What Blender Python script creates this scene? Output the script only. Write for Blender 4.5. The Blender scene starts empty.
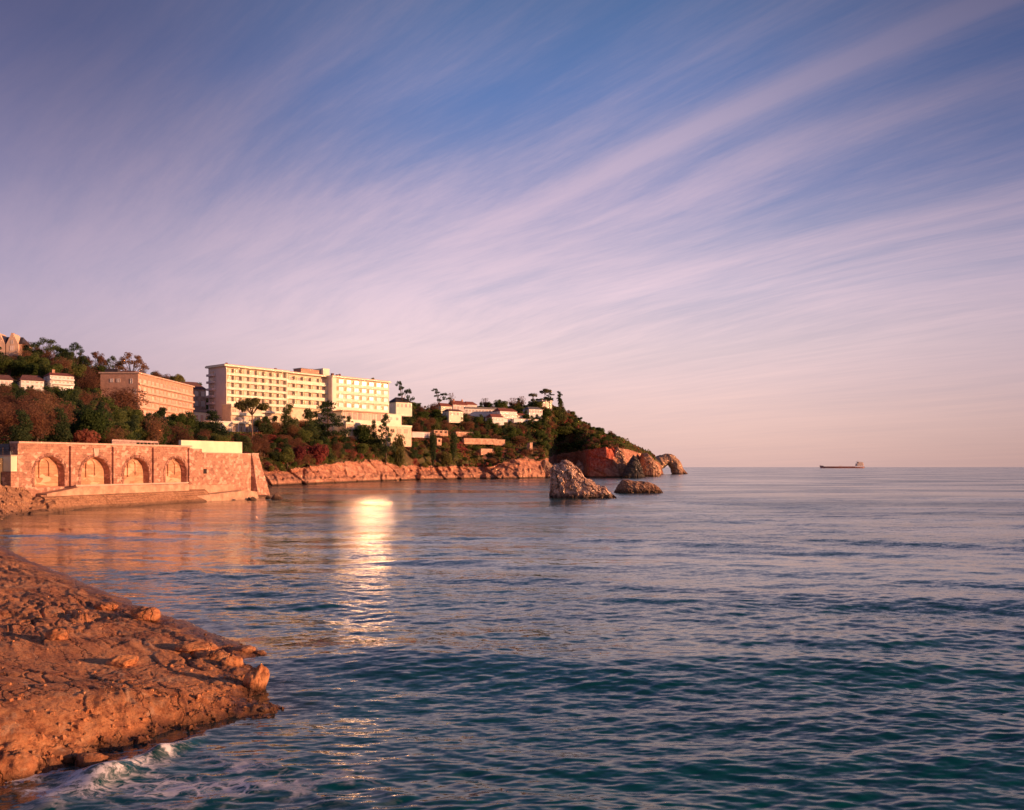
import bpy, bmesh, math, random
import numpy as np
from mathutils import Vector, Matrix, noise as mnoise

random.seed(7)
RNG = np.random.default_rng(11)
R = math.radians
SC = bpy.context.scene
COL = SC.collection

# ------------------------------------------------------------------ camera, sky, sun, exposure
CAM_H = 7.0          # metres above the water
F = 850.0            # focal length in pixels of a 1024 wide picture
HOR = 467.0
cam_d = bpy.data.cameras.new("camera")
cam = bpy.data.objects.new("camera", cam_d)
COL.objects.link(cam)
cam.location = (0, 0, CAM_H)
cam.rotation_euler = (R(90), 0, 0)
cam_d.sensor_width = 36.0
cam_d.lens = 36.0 * F / 1024.0
cam_d.shift_y = (HOR - 405.0) / 1024.0
cam_d.clip_start = 0.3
cam_d.clip_end = 60000
SC.camera = cam
SC.view_settings.view_transform = 'Standard'
SC.view_settings.look = 'None'
SC.view_settings.exposure = 0.35
SC.view_settings.gamma = 1.0
SC.view_settings.use_curve_mapping = False
SC.cycles.sample_clamp_indirect = 60.0
SC.cycles.blur_glossy = 0.1
SC.cycles.max_bounces = 6
SC.cycles.caustics_reflective = True

SUN_AZ = Vector((0.978, -0.208))
SUN_EL = 7.7
sl = bpy.data.lights.new("sun", 'SUN')
sl.energy = 5.0
sl.color = (1.0, 0.50, 0.25)
sl.angle = R(0.5)
so = bpy.data.objects.new("sun", sl)
COL.objects.link(so)
_sd = Vector((SUN_AZ.x * math.cos(R(SUN_EL)), SUN_AZ.y * math.cos(R(SUN_EL)), math.sin(R(SUN_EL))))
so.rotation_euler = _sd.to_track_quat('Z', 'Y').to_euler()
so.location = (80, -20, 60)

W = bpy.data.worlds.new("World")
SC.world = W
W.use_nodes = True


class NT:
    """small helper around a node tree"""
    def __init__(s, tree):
        s.t = tree
        s.n = tree.nodes
        s.l = tree.links

    def node(s, typ, **kw):
        n = s.n.new(typ)
        for k, v in kw.items():
            setattr(n, k, v)
        return n

    def put(s, sock, v):
        if hasattr(v, 'is_output') or isinstance(v, bpy.types.NodeSocket):
            s.l.new(v, sock)
        elif isinstance(v, (tuple, list)) and len(v) == 3 and sock.type == 'RGBA':
            sock.default_value = (v[0], v[1], v[2], 1)
        else:
            sock.default_value = v

    def math(s, op, a, b=None, c=None, clamp=False):
        n = s.node('ShaderNodeMath', operation=op)
        n.use_clamp = clamp
        s.put(n.inputs[0], a)
        if b is not None:
            s.put(n.inputs[1], b)
        if c is not None:
            s.put(n.inputs[2], c)
        return n.outputs[0]

    def mix(s, f, a, b, mode='MIX'):
        n = s.node('ShaderNodeMix', data_type='RGBA', blend_type=mode)
        s.put(n.inputs[0], f)
        s.put(n.inputs[6], a)
        s.put(n.inputs[7], b)
        return n.outputs[2]

    def ramp(s, f, stops, interp='LINEAR'):
        n = s.node('ShaderNodeValToRGB')
        cr = n.color_ramp
        cr.interpolation = interp
        while len(cr.elements) < len(stops):
            cr.elements.new(0.5)
        for e, (p, c) in zip(cr.elements, stops):
            e.position = p
            if not isinstance(c, (tuple, list)):
                c = (c, c, c)
            e.color = (c[0], c[1], c[2], 1)
        s.put(n.inputs[0], f)
        return n.outputs[0]

    def noise(s, vec, scale, detail=4, rough=0.55, dist=0.0, out=0):
        n = s.node('ShaderNodeTexNoise')
        if vec is not None:
            s.l.new(vec, n.inputs['Vector'])
        n.inputs['Scale'].default_value = scale
        n.inputs['Detail'].default_value = detail
        n.inputs['Roughness'].default_value = rough
        n.inputs['Distortion'].default_value = dist
        return n.outputs[out]

    def comb(s, x, y, z):
        n = s.node('ShaderNodeCombineXYZ')
        s.put(n.inputs[0], x); s.put(n.inputs[1], y); s.put(n.inputs[2], z)
        return n.outputs[0]

    def sep(s, v):
        n = s.node('ShaderNodeSeparateXYZ')
        s.l.new(v, n.inputs[0])
        return n.outputs

    def mapr(s, v, a, b, c=0.0, d=1.0, smooth=True):
        n = s.node('ShaderNodeMapRange')
        if smooth:
            n.interpolation_type = 'SMOOTHSTEP'
        s.put(n.inputs[0], v)
        for i, q in enumerate((a, b, c, d)):
            n.inputs[i + 1].default_value = q
        return n.outputs[0]


def build_world():
    t = NT(W.node_tree)
    t.n.clear()
    tc = t.node('ShaderNodeTexCoord')
    x, y, z = t.sep(tc.outputs['Generated'])
    zz = t.math('ADD', t.math('MAXIMUM', z, 0.0), 0.045)
    px = t.math('DIVIDE', x, zz)
    py = t.math('DIVIDE', y, zz)
    ax, ay = -0.60, 0.80                      # the way the streaks run
    r = t.math('ADD', t.math('MULTIPLY', px, ax), t.math('MULTIPLY', py, ay))
    q = t.math('ADD', t.math('MULTIPLY', px, ay), t.math('MULTIPLY', py, -ax))
    # base sky
    base = t.ramp(z, [(0.0, (0.54, 0.36, 0.355)), (0.05, (0.58, 0.40, 0.39)), (0.13, (0.55, 0.425, 0.44)),
                      (0.20, (0.36, 0.335, 0.43)), (0.30, (0.165, 0.20, 0.37)), (0.40, (0.08, 0.145, 0.33)), (0.56, (0.025, 0.075, 0.16)), (1.0, (0.008, 0.035, 0.06))])

    def gauss(v, c, w):
        u = t.math('DIVIDE', t.math('SUBTRACT', v, c), w)
        return t.math('EXPONENT', t.math('MULTIPLY', t.math('MULTIPLY', u, u), -1.0))
    # streaks
    warp = t.noise(t.comb(t.math('MULTIPLY', q, 0.5), t.math('MULTIPLY', r, 0.35), 2.0), 1.0, 1, 0.4, out=0)
    wq = t.math('MULTIPLY', t.math('SUBTRACT', warp, 0.5), 0.9)
    q2 = t.math('ADD', q, wq)
    s1 = t.noise(t.comb(t.math('MULTIPLY', q2, 1.5), t.math('MULTIPLY', r, 0.22), 5.3), 1.0, 7, 0.62)
    s2 = t.noise(t.comb(t.math('MULTIPLY', q2, 6.5), t.math('MULTIPLY', r, 0.95), 9.1), 1.0, 9, 0.72)
    big = t.noise(t.comb(t.math('MULTIPLY', q, 0.45), t.math('MULTIPLY', r, 0.30), 7.7), 1.0, 4, 0.55)
    m = t.math('ADD', t.math('MULTIPLY', s1, 0.66), t.math('MULTIPLY', s2, 0.70))
    m = t.math('ADD', m, t.math('MULTIPLY', big, 0.70))
    qs = t.math('ADD', q, t.math('MULTIPLY', wq, 0.22))
    band = t.math('MULTIPLY', gauss(qs, 1.74, 0.06), t.mapr(r, 3.2, 1.0, 0.0, 0.30))
    band2 = t.math('MULTIPLY', gauss(qs, 2.02, 0.10), t.mapr(r, 3.4, 1.6, 0.0, 0.13))
    hole = t.math('MULTIPLY', t.math('MULTIPLY', gauss(q, 1.25, 0.36), gauss(r, 1.55, 0.75)), -0.13)
    hole3 = t.math('MULTIPLY', t.math('MULTIPLY', gauss(q, 1.95, 0.14), gauss(r, 0.6, 0.5)), -0.22)
    hole2 = t.math('MULTIPLY', t.math('MULTIPLY', gauss(q, 2.55, 0.38), gauss(r, 1.2, 1.3)), -0.20)
    for e in (band, band2, hole, hole2, hole3):
        m = t.math('ADD', m, e)
    m = t.math('ADD', m, t.mapr(z, 0.36, 0.16, 0.0, 0.10))
    cov = t.mapr(m, 0.78, 1.42)
    ccol = t.ramp(z, [(0.0, (0.60, 0.39, 0.37)), (0.07, (0.68, 0.46, 0.43)), (0.14, (0.73, 0.53, 0.53)), (0.20, (0.66, 0.49, 0.54)), (0.30, (0.50, 0.38, 0.47)), (0.42, (0.26, 0.235, 0.36)), (0.56, (0.10, 0.10, 0.16)), (1.0, (0.02, 0.035, 0.05))])
    col = t.mix(t.math('MULTIPLY', cov, 0.92), base, ccol)
    # sky glow over the headland; lens vignetting put into the colour darkens both sides
    az = t.math('DIVIDE', x, t.math('MAXIMUM', y, 0.15))
    side = t.mapr(t.math('ABSOLUTE', t.math('SUBTRACT', az, 0.05)), 0.10, 0.72, 1.0, 0.62)
    leftw = t.mapr(az, -0.05, -0.62)
    vcol = t.ramp(z, [(0.0, (0.52, 0.36, 0.37)), (0.16, (0.52, 0.40, 0.47)), (0.32, (0.31, 0.25, 0.345)), (0.42, (0.175, 0.155, 0.26)), (1.0, (0.02, 0.03, 0.05))])
    col = t.mix(t.math('MULTIPLY', leftw, 0.55), col, vcol)
    col = t.mix(1.0, col, t.comb(side, side, t.mapr(t.math('ABSOLUTE', t.math('SUBTRACT', az, 0.05)), 0.10, 0.72, 1.0, 0.66)), 'MULTIPLY')
    # and dims with height away from the middle
    hi = t.math('MULTIPLY', t.mapr(z, 0.18, 0.44), t.mapr(t.math('ABSOLUTE', t.math('SUBTRACT', az, 0.05)), 0.05, 0.60))
    dim = t.math('SUBTRACT', 1.0, t.math('MULTIPLY', hi, 0.42))
    col = t.mix(1.0, col, t.comb(dim, t.math('MULTIPLY', dim, 0.985), t.math('MULTIPLY', dim, 0.93)), 'MULTIPLY')
    sky = t.node('ShaderNodeTexSky', sky_type='NISHITA')
    sky.sun_disc = False
    sky.sun_elevation = R(SUN_EL)
    sky.sun_rotation = math.atan2(SUN_AZ.x, SUN_AZ.y)
    b1 = t.node('ShaderNodeBackground')
    t.l.new(t.mix(1.0, sky.outputs[0], (0.50, 0.40, 0.75), 'MULTIPLY'), b1.inputs[0])
    b1.inputs[1].default_value = 0.05
    b2 = t.node('ShaderNodeBackground')
    t.l.new(col, b2.inputs[0])
    b2.inputs[1].default_value = 0.95
    ad = t.node('ShaderNodeAddShader')
    t.l.new(b1.outputs[0], ad.inputs[0])
    t.l.new(b2.outputs[0], ad.inputs[1])
    out = t.node('ShaderNodeOutputWorld')
    t.l.new(ad.outputs[0], out.inputs[0])


build_world()


# ------------------------------------------------------------------ numpy noise
def _hash(ix, iy, iz, seed):
    h = (ix.astype(np.int64) * 374761393 + iy.astype(np.int64) * 668265263 + iz.astype(np.int64) * 2147483647 + seed * 974634777) & 0xFFFFFFFF
    h = ((h ^ (h >> 13)) * 1274126177) & 0xFFFFFFFF
    h = ((h ^ (h >> 16)) * 2246822519) & 0xFFFFFFFF
    h = h ^ (h >> 15)
    return (h & 0xFFFFFF) / float(0xFFFFFF)


def vnoise(x, y, z=None, seed=0):
    x = np.asarray(x, float); y = np.asarray(y, float)
    z = np.zeros_like(x) if z is None else np.asarray(z, float)
    x, y, z = np.broadcast_arrays(x, y, z)
    ix, iy, iz = np.floor(x), np.floor(y), np.floor(z)
    fx, fy, fz = x - ix, y - iy, z - iz
    ux, uy, uz = fx * fx * (3 - 2 * fx), fy * fy * (3 - 2 * fy), fz * fz * (3 - 2 * fz)
    res = 0
    for dx in (0, 1):
        for dy in (0, 1):
            for dz in (0, 1):
                w = (ux if dx else 1 - ux) * (uy if dy else 1 - uy) * (uz if dz else 1 - uz)
                res = res + w * _hash(ix + dx, iy + dy, iz + dz, seed)
    return res * 2 - 1


def fbm(x, y, z=None, oct=5, gain=0.5, seed=0, ridged=False):
    x = np.asarray(x, float); y = np.asarray(y, float)
    z = np.zeros_like(x) if z is None else np.asarray(z, float)
    a, f, s = 1.0, 1.0, 0
    tot = 0
    for o in range(oct):
        n = vnoise(x * f + o * 17.3, y * f - o * 9.1, z * f + o * 3.7, seed + o)
        if ridged:
            n = 1 - 2 * np.abs(n)
        s = s + a * n
        tot += a
        a *= gain
        f *= 2.03
    return s / tot


def voro(x, y, seed=0, jitter=0.9):
    """returns F1, F2, random value of the nearest cell, offset to its centre"""
    x = np.asarray(x, float); y = np.asarray(y, float)
    ix, iy = np.floor(x), np.floor(y)
    f1 = np.full(x.shape, 9.0); f2 = np.full(x.shape, 9.0)
    cid = np.zeros(x.shape); ox = np.zeros(x.shape); oy = np.zeros(x.shape)
    z0 = np.zeros(x.shape)
    for dx in (-1, 0, 1):
        for dy in (-1, 0, 1):
            cx, cy = ix + dx, iy + dy
            jx = cx + 0.5 + jitter * (_hash(cx, cy, z0, seed) - 0.5)
            jy = cy + 0.5 + jitter * (_hash(cx, cy, z0, seed + 31) - 0.5)
            d = np.hypot(x - jx, y - jy)
            near = d < f1
            f2 = np.where(near, f1, np.minimum(f2, d))
            cid = np.where(near, _hash(cx, cy, z0, seed + 77), cid)
            ox = np.where(near, x - jx, ox); oy = np.where(near, y - jy, oy)
            f1 = np.where(near, d, f1)
    return f1, f2, cid, ox, oy


def sstep(a, b, v):
    t = np.clip((v - a) / (b - a), 0, 1)
    return t * t * (3 - 2 * t)


# ------------------------------------------------------------------ object helpers
def tag(o, label=None, cat=None, group=None, kind=None):
    if label: o['label'] = label
    if cat: o['category'] = cat
    if group: o['group'] = group
    if kind: o['kind'] = kind
    return o


def link(name, me, parent=None, loc=None):
    o = bpy.data.objects.new(name, me)
    COL.objects.link(o)
    if parent is not None: o.parent = parent
    if loc is not None: o.location = loc
    return o


def empty(name, loc, rz=0.0):
    o = bpy.data.objects.new(name, None)
    o.empty_display_size = 0.5
    COL.objects.link(o)
    o.location = loc
    o.rotation_euler = (0, 0, rz)
    return o


def copy_tree(o, parent=None):
    c = o.copy()
    COL.objects.link(c)
    c.parent = parent
    for ch in o.children:
        copy_tree(ch, c)
    return c


def grid_mesh(name, X, Y, Z, mat, smooth=True, attrs=None):
    """X, Y, Z arrays of shape (rows, cols) -> one mesh"""
    nr, nc = X.shape
    me = bpy.data.meshes.new(name)
    co = np.stack([X, Y, Z], -1).reshape(-1, 3).astype(np.float32)
    me.vertices.add(len(co))
    me.vertices.foreach_set('co', co.ravel())
    i = np.arange(nr * nc).reshape(nr, nc)
    q = np.stack([i[:-1, :-1], i[:-1, 1:], i[1:, 1:], i[1:, :-1]], -1).reshape(-1, 4)
    me.loops.add(q.size)
    me.loops.foreach_set('vertex_index', q.ravel().astype(np.int32))
    me.polygons.add(len(q))
    me.polygons.foreach_set('loop_start', np.arange(0, q.size, 4, dtype=np.int32))
    me.polygons.foreach_set('loop_total', np.full(len(q), 4, dtype=np.int32))
    me.polygons.foreach_set('use_smooth', np.full(len(q), smooth))
    me.update(calc_edges=True)
    me.validate()
    if attrs:
        for k, v in attrs.items():
            a = me.attributes.new(k, 'FLOAT', 'POINT')
            a.data.foreach_set('value', v.reshape(-1).astype(np.float32))
    if mat: me.materials.append(mat)
    return me


def quads_mesh(name, V, mats, midx=None, nper=4, smooth=False):
    """V: (n, nper, 3) loose faces"""
    n = len(V)
    me = bpy.data.meshes.new(name)
    me.vertices.add(n * nper)
    me.vertices.foreach_set('co', V.reshape(-1).astype(np.float32))
    me.loops.add(n * nper)
    me.loops.foreach_set('vertex_index', np.arange(n * nper, dtype=np.int32))
    me.polygons.add(n)
    me.polygons.foreach_set('loop_start', np.arange(0, n * nper, nper, dtype=np.int32))
    me.polygons.foreach_set('loop_total', np.full(n, nper, dtype=np.int32))
    if midx is not None: me.polygons.foreach_set('material_index', midx.astype(np.int32))
    me.update(calc_edges=True)
    for m in mats: me.materials.append(m)
    return me


class MB:
    """collects boxes, prisms and tubes into one mesh"""
    def __init__(s):
        s.v, s.f, s.m = [], [], []

    def add(s, verts, faces, m=0):
        b = len(s.v)
        s.v += [tuple(p) for p in verts]
        s.f += [tuple(b + i for i in f) for f in faces]
        s.m += [m] * len(faces)
        return s

    def box(s, x0, x1, y0, y1, z0, z1, m=0):
        v = [(x0, y0, z0), (x1, y0, z0), (x1, y1, z0), (x0, y1, z0), (x0, y0, z1), (x1, y0, z1), (x1, y1, z1), (x0, y1, z1)]
        f = [(0, 3, 2, 1), (4, 5, 6, 7), (0, 1, 5, 4), (1, 2, 6, 5), (2, 3, 7, 6), (3, 0, 4, 7)]
        return s.add(v, f, m)

    def prism_xz(s, poly, y0, y1, m=0):
        """outline in x,z pushed from y0 to y1"""
        n = len(poly)
        v = [(p[0], y0, p[1]) for p in poly] + [(p[0], y1, p[1]) for p in poly]
        f = [tuple(range(n)), tuple(range(2 * n - 1, n - 1, -1))]
        f += [(i, i + n, (i + 1) % n + n, (i + 1) % n) for i in range(n)]
        return s.add(v, f, m)

    def prism_yz(s, poly, x0, x1, m=0):
        n = len(poly)
        v = [(x0, p[0], p[1]) for p in poly] + [(x1, p[0], p[1]) for p in poly]
        f = [tuple(range(n)), tuple(range(2 * n - 1, n - 1, -1))]
        f += [(i, i + n, (i + 1) % n + n, (i + 1) % n) for i in range(n)]
        return s.add(v, f, m)

    def gable(s, x0, x1, y0, y1, z0, z1, m=0, over=0.4, hip=0.0):
        """pitched roof, ridge along x; hip pulls the ridge ends in"""
        x0 -= over; x1 += over; y0 -= over; y1 += over
        ym = (y0 + y1) / 2
        v = [(x0, y0, z0), (x1, y0, z0), (x1, y1, z0), (x0, y1, z0), (x0 + hip, ym, z1), (x1 - hip, ym, z1)]
        f = [(0, 1, 5, 4), (2, 3, 4, 5), (1, 2, 5), (3, 0, 4), (0, 3, 2, 1)]
        return s.add(v, f, m)

    def tube(s, pts, rad, n=6, m=0, cap=True):
        pts = [Vector(p) for p in pts]
        b = len(s.v)
        for k, p in enumerate(pts):
            d = (pts[min(k + 1, len(pts) - 1)] - pts[max(k - 1, 0)])
            if d.length < 1e-6: d = Vector((0, 0, 1))
            d.normalize()
            u = d.orthogonal().normalized()
            w = d.cross(u)
            r = rad[k] if isinstance(rad, (list, tuple)) else rad
            for j in range(n):
                a = 2 * math.pi * j / n
                s.v.append(tuple(p + u * (r * math.cos(a)) + w * (r * math.sin(a))))
        for k in range(len(pts) - 1):
            for j in range(n):
                s.f.append((b + k * n + j, b + k * n + (j + 1) % n, b + (k + 1) * n + (j + 1) % n, b + (k + 1) * n + j))
                s.m.append(m)
        if cap:
            s.f.append(tuple(b + j for j in range(n))[::-1]); s.m.append(m)
            s.f.append(tuple(b + (len(pts) - 1) * n + j for j in range(n))); s.m.append(m)
        return s

    def mesh(s, name, mats, smooth=False):
        me = bpy.data.meshes.new(name)
        me.from_pydata(s.v, [], s.f)
        for q in mats: me.materials.append(q)
        me.polygons.foreach_set('material_index', s.m)
        me.update()
        bm = bmesh.new(); bm.from_mesh(me)
        bmesh.ops.recalc_face_normals(bm, faces=bm.faces)
        bm.to_mesh(me); bm.free()
        if smooth: me.polygons.foreach_set('use_smooth', [True] * len(me.polygons))
        return me

    def build(s, name, mat, parent=None, loc=None, smooth=False):
        mats = mat if isinstance(mat, (list, tuple)) else [mat]
        return link(name, s.mesh(name, mats, smooth), parent, loc)


def Zp(py, D):
    return CAM_H + (HOR - py) / F * D


def Xp(px, D):
    return (px - 512.0) / F * D


# ------------------------------------------------------------------ materials
MATS = {}


def mat(name):
    m = bpy.data.materials.new(name)
    m.use_nodes = True
    t = NT(m.node_tree)
    t.n.clear()
    out = t.node('ShaderNodeOutputMaterial')
    p = t.node('ShaderNodeBsdfPrincipled')
    t.l.new(p.outputs[0], out.inputs[0])
    return m, t, p


def bump(t, p, h, strength=0.5, dist=0.05):
    b = t.node('ShaderNodeBump')
    b.inputs['Strength'].default_value = strength
    b.inputs['Distance'].default_value = dist
    t.l.new(h, b.inputs['Height'])
    t.l.new(b.outputs[0], p.inputs['Normal'])


def simple(name, col, rough=0.8, var=0.12, scale=1.5, bumpd=0.0, metal=0.0, spec=0.3):
    if name in MATS: return MATS[name]
    m, t, p = mat(name)
    g = t.node('ShaderNodeNewGeometry')
    n = t.noise(g.outputs['Position'], scale, 5, 0.6)
    dark = tuple(c * (1 - var * 1.8) for c in col)
    lite = tuple(min(1, c * (1 + var)) for c in col)
    c = t.mix(t.mapr(n, 0.3, 0.7), dark, lite)
    t.l.new(c, p.inputs['Base Color'])
    p.inputs['Roughness'].default_value = rough
    p.inputs['Metallic'].default_value = metal
    p.inputs['Specular IOR Level'].default_value = spec
    if bumpd:
        bump(t, p, t.noise(g.outputs['Position'], scale * 4, 5, 0.6), 0.6, bumpd)
    MATS[name] = m
    return m
# ------------------------------------------------------------------ water
def shore_segments():
    """shoreline of the near rock shelf, from far left round the point to the near left"""
    pts = [(-160, 512), (-60, 530), (0, 546), (30, 561), (60, 573), (100, 590), (130, 601), (165, 616), (200, 627), (232, 640), (262, 655),
           (240, 664), (268, 672), (268, 690), (256, 699), (284, 707), (262, 715), (225, 722), (185, 731), (150, 742), (110, 757), (70, 772), (20, 788), (-40, 806), (-160, 860), (-420, 960)]
    return [(Xp(a, CAM_H * F / (b - HOR)), CAM_H * F / (b - HOR)) for a, b in pts]


SHORE = shore_segments()


def shore_dist(X, Y):
    """signed distance to the shoreline of the near shelf, positive inland"""
    d = np.full(X.shape, 1e9)
    P = SHORE
    for (x0, y0), (x1, y1) in zip(P[:-1], P[1:]):
        dx, dy = x1 - x0, y1 - y0
        tt = np.clip(((X - x0) * dx + (Y - y0) * dy) / (dx * dx + dy * dy), 0, 1)
        d = np.minimum(d, np.hypot(X - (x0 + tt * dx), Y - (y0 + tt * dy)))
    poly = P + [(-600, P[-1][1]), (-600, P[0][1])]
    inside = np.zeros(X.shape, bool)
    j = len(poly) - 1
    for i in range(len(poly)):
        xi, yi = poly[i]; xj, yj = poly[j]
        if yi != yj:
            c = ((yi > Y) != (yj > Y)) & (X < (xj - xi) * (Y - yi) / (yj - yi) + xi)
            inside ^= c
        j = i
    return np.where(inside, d, -d)


def D_FAR(X, Y):
    return Y


def wave_height(X, Y, sp):
    """sum of travelling wavelets; those too short for the local mesh spacing sp are left to the material"""
    rr = random.Random(5)
    H = np.zeros(X.shape)
    grp = 0.75 + 0.5 * fbm(X / 16, Y / 11, oct=3, seed=9)
    fields = [vnoise(X / q, Y / (q * 0.7), seed=200 + j) for j, q in enumerate((18.0, 9.0, 5.0, 2.6, 1.4, 0.8))]
    for i in range(120):
        u = i / 119.0
        lam = 22.0 * (0.20 / 22.0) ** u
        a = lam * (0.0018 if lam > 10 else 0.0024 if lam > 4 else 0.0021 if lam > 1.3 else 0.0046)
        th = rr.gauss(0.20 if lam > 4 else -0.05, 0.16 if lam > 4 else 0.42)
        kx, ky = math.sin(th) * 2 * math.pi / lam, math.cos(th) * 2 * math.pi / lam
        ph = rr.uniform(0, 6.28)
        w = sstep(1.8, 3.6, lam / np.maximum(sp, 1e-6))
        f = fields[int(np.clip(np.argmin([abs(math.log(lam * 2.6 / q)) for q in (18.0, 9.0, 5.0, 2.6, 1.4, 0.8)]), 0, 5))]
        s = np.sin(kx * X + ky * Y + ph + 2.2 * f * (1 if i % 2 else -1) * (0.6 + 0.8 * ((i * 37) % 10) / 10))
        if lam > 3: a = a * (1 + 0.7 * sstep(50, 130, D_FAR(X, Y)))
        H += a * w * (s + 0.2 * s * s) * grp * 0.9
    return H


def build_water():
    px = np.concatenate([np.arange(-500, -20, 5.0), np.arange(-20, 1045, 1.5), np.arange(1046, 1526, 5.0)])
    py = np.concatenate([[467.16, 467.25, 467.4, 467.6, 467.9, 468.3, 468.8], np.arange(469.4, 500, 0.7), np.arange(500, 820, 0.65), np.arange(821, 1150, 4.0), [1300, 1600, 2200, 4000]])
    PX, PY = np.meshgrid(px, py)
    D = CAM_H * F / (PY - HOR)
    X = (PX - 512) / F * D
    spY = np.gradient(D, axis=0)
    sp = np.maximum(np.abs(spY), 1.6 / F * D)
    sd = shore_dist(X, D)
    Z = wave_height(X, D, sp) * np.clip(0.35 + (-sd) / 7.0, 0.3, 1) * (0.62 + 0.45 * sstep(120, 18, D))
    # the swell that breaks on the near edge of the shelf
    bx = X - Xp(132, 19.9); by = D - 19.9
    wv = 0.35 * fbm(X * 0.8, D * 0.8, oct=3, seed=33)
    la = bx * 0.38 + by * 0.925; lb = bx * 0.925 - by * 0.38 + wv
    Z += 0.26 * np.exp(-(la / 1.9) ** 2 - (lb / 0.42) ** 2) * (0.8 + 0.5 * vnoise(X * 2, D * 2, seed=34))
    bx2 = X - Xp(70, 19.2); by2 = D - 19.2
    Z += 0.10 * np.exp(-(bx2 / 1.5) ** 2 - (by2 / 0.5) ** 2)
    # foam: a rim along the shelf, the breaker and torn lace beyond it
    near = sstep(45, 26, D)
    n1 = fbm(X * 1.1, D * 1.1, oct=4, seed=3)
    rim = np.exp(-np.clip(-sd, 0, 50) / (0.22 + 0.25 * np.clip(n1, 0, 1))) * (sd < 0.6) * (0.8 + 0.8 * near)
    rim = rim * sstep(-0.25, 0.35, fbm(X * .35, D * .35, oct=3, seed=14))
    br = 1.7 * np.exp(-(la / 2.0) ** 2 - ((lb + 0.12) / 0.42) ** 2) * (0.55 + 0.9 * fbm(X * 2.6, D * 1.3, oct=4, seed=35)) + 0.5 * np.exp(-(la / 2.4) ** 2 - ((lb - 0.1) / 0.8) ** 2) + 1.0 * np.exp(-((X - Xp(75, 18.3)) / 1.3) ** 2 - ((D - 18.2) / 0.4) ** 2)
    lx, ly = X - Xp(205, 18.6), D - 18.7
    lace = 1.15 * np.exp(-(lx / 3.0) ** 2 - (ly / 1.5) ** 2)
    tip = 0.75 * np.exp(-((X - Xp(262, 32.5)) / 1.3) ** 2 - ((D - 32.5) / 0.8) ** 2) + 0.5 * np.exp(-((X - Xp(290, 27)) / 1.6) ** 2 - ((D - 27.5) / 0.8) ** 2)
    far = 0.25 * np.exp(-((X - Xp(318, 34.5)) / 1.2) ** 2 - ((D - 34.5) / 0.5) ** 2)
    foam = np.clip(rim + br + tip * 0.8 + far, 0, 1.3)
    me = grid_mesh("sea_water", X, D, Z, water_mat(), attrs={'lost': sstep(0.06, 1.6, sp) * (1 - 0.65 * sstep(-18, -45, X) * sstep(230, 170, D)), 'foam': foam, 'lace': lace, 'shore': np.clip(-sd, 0, 8)})
    o = link("sea_water", me)
    tag(o, "calm rippled bay water, dark teal close by and pink blue far out", None, None, 'structure')


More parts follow.
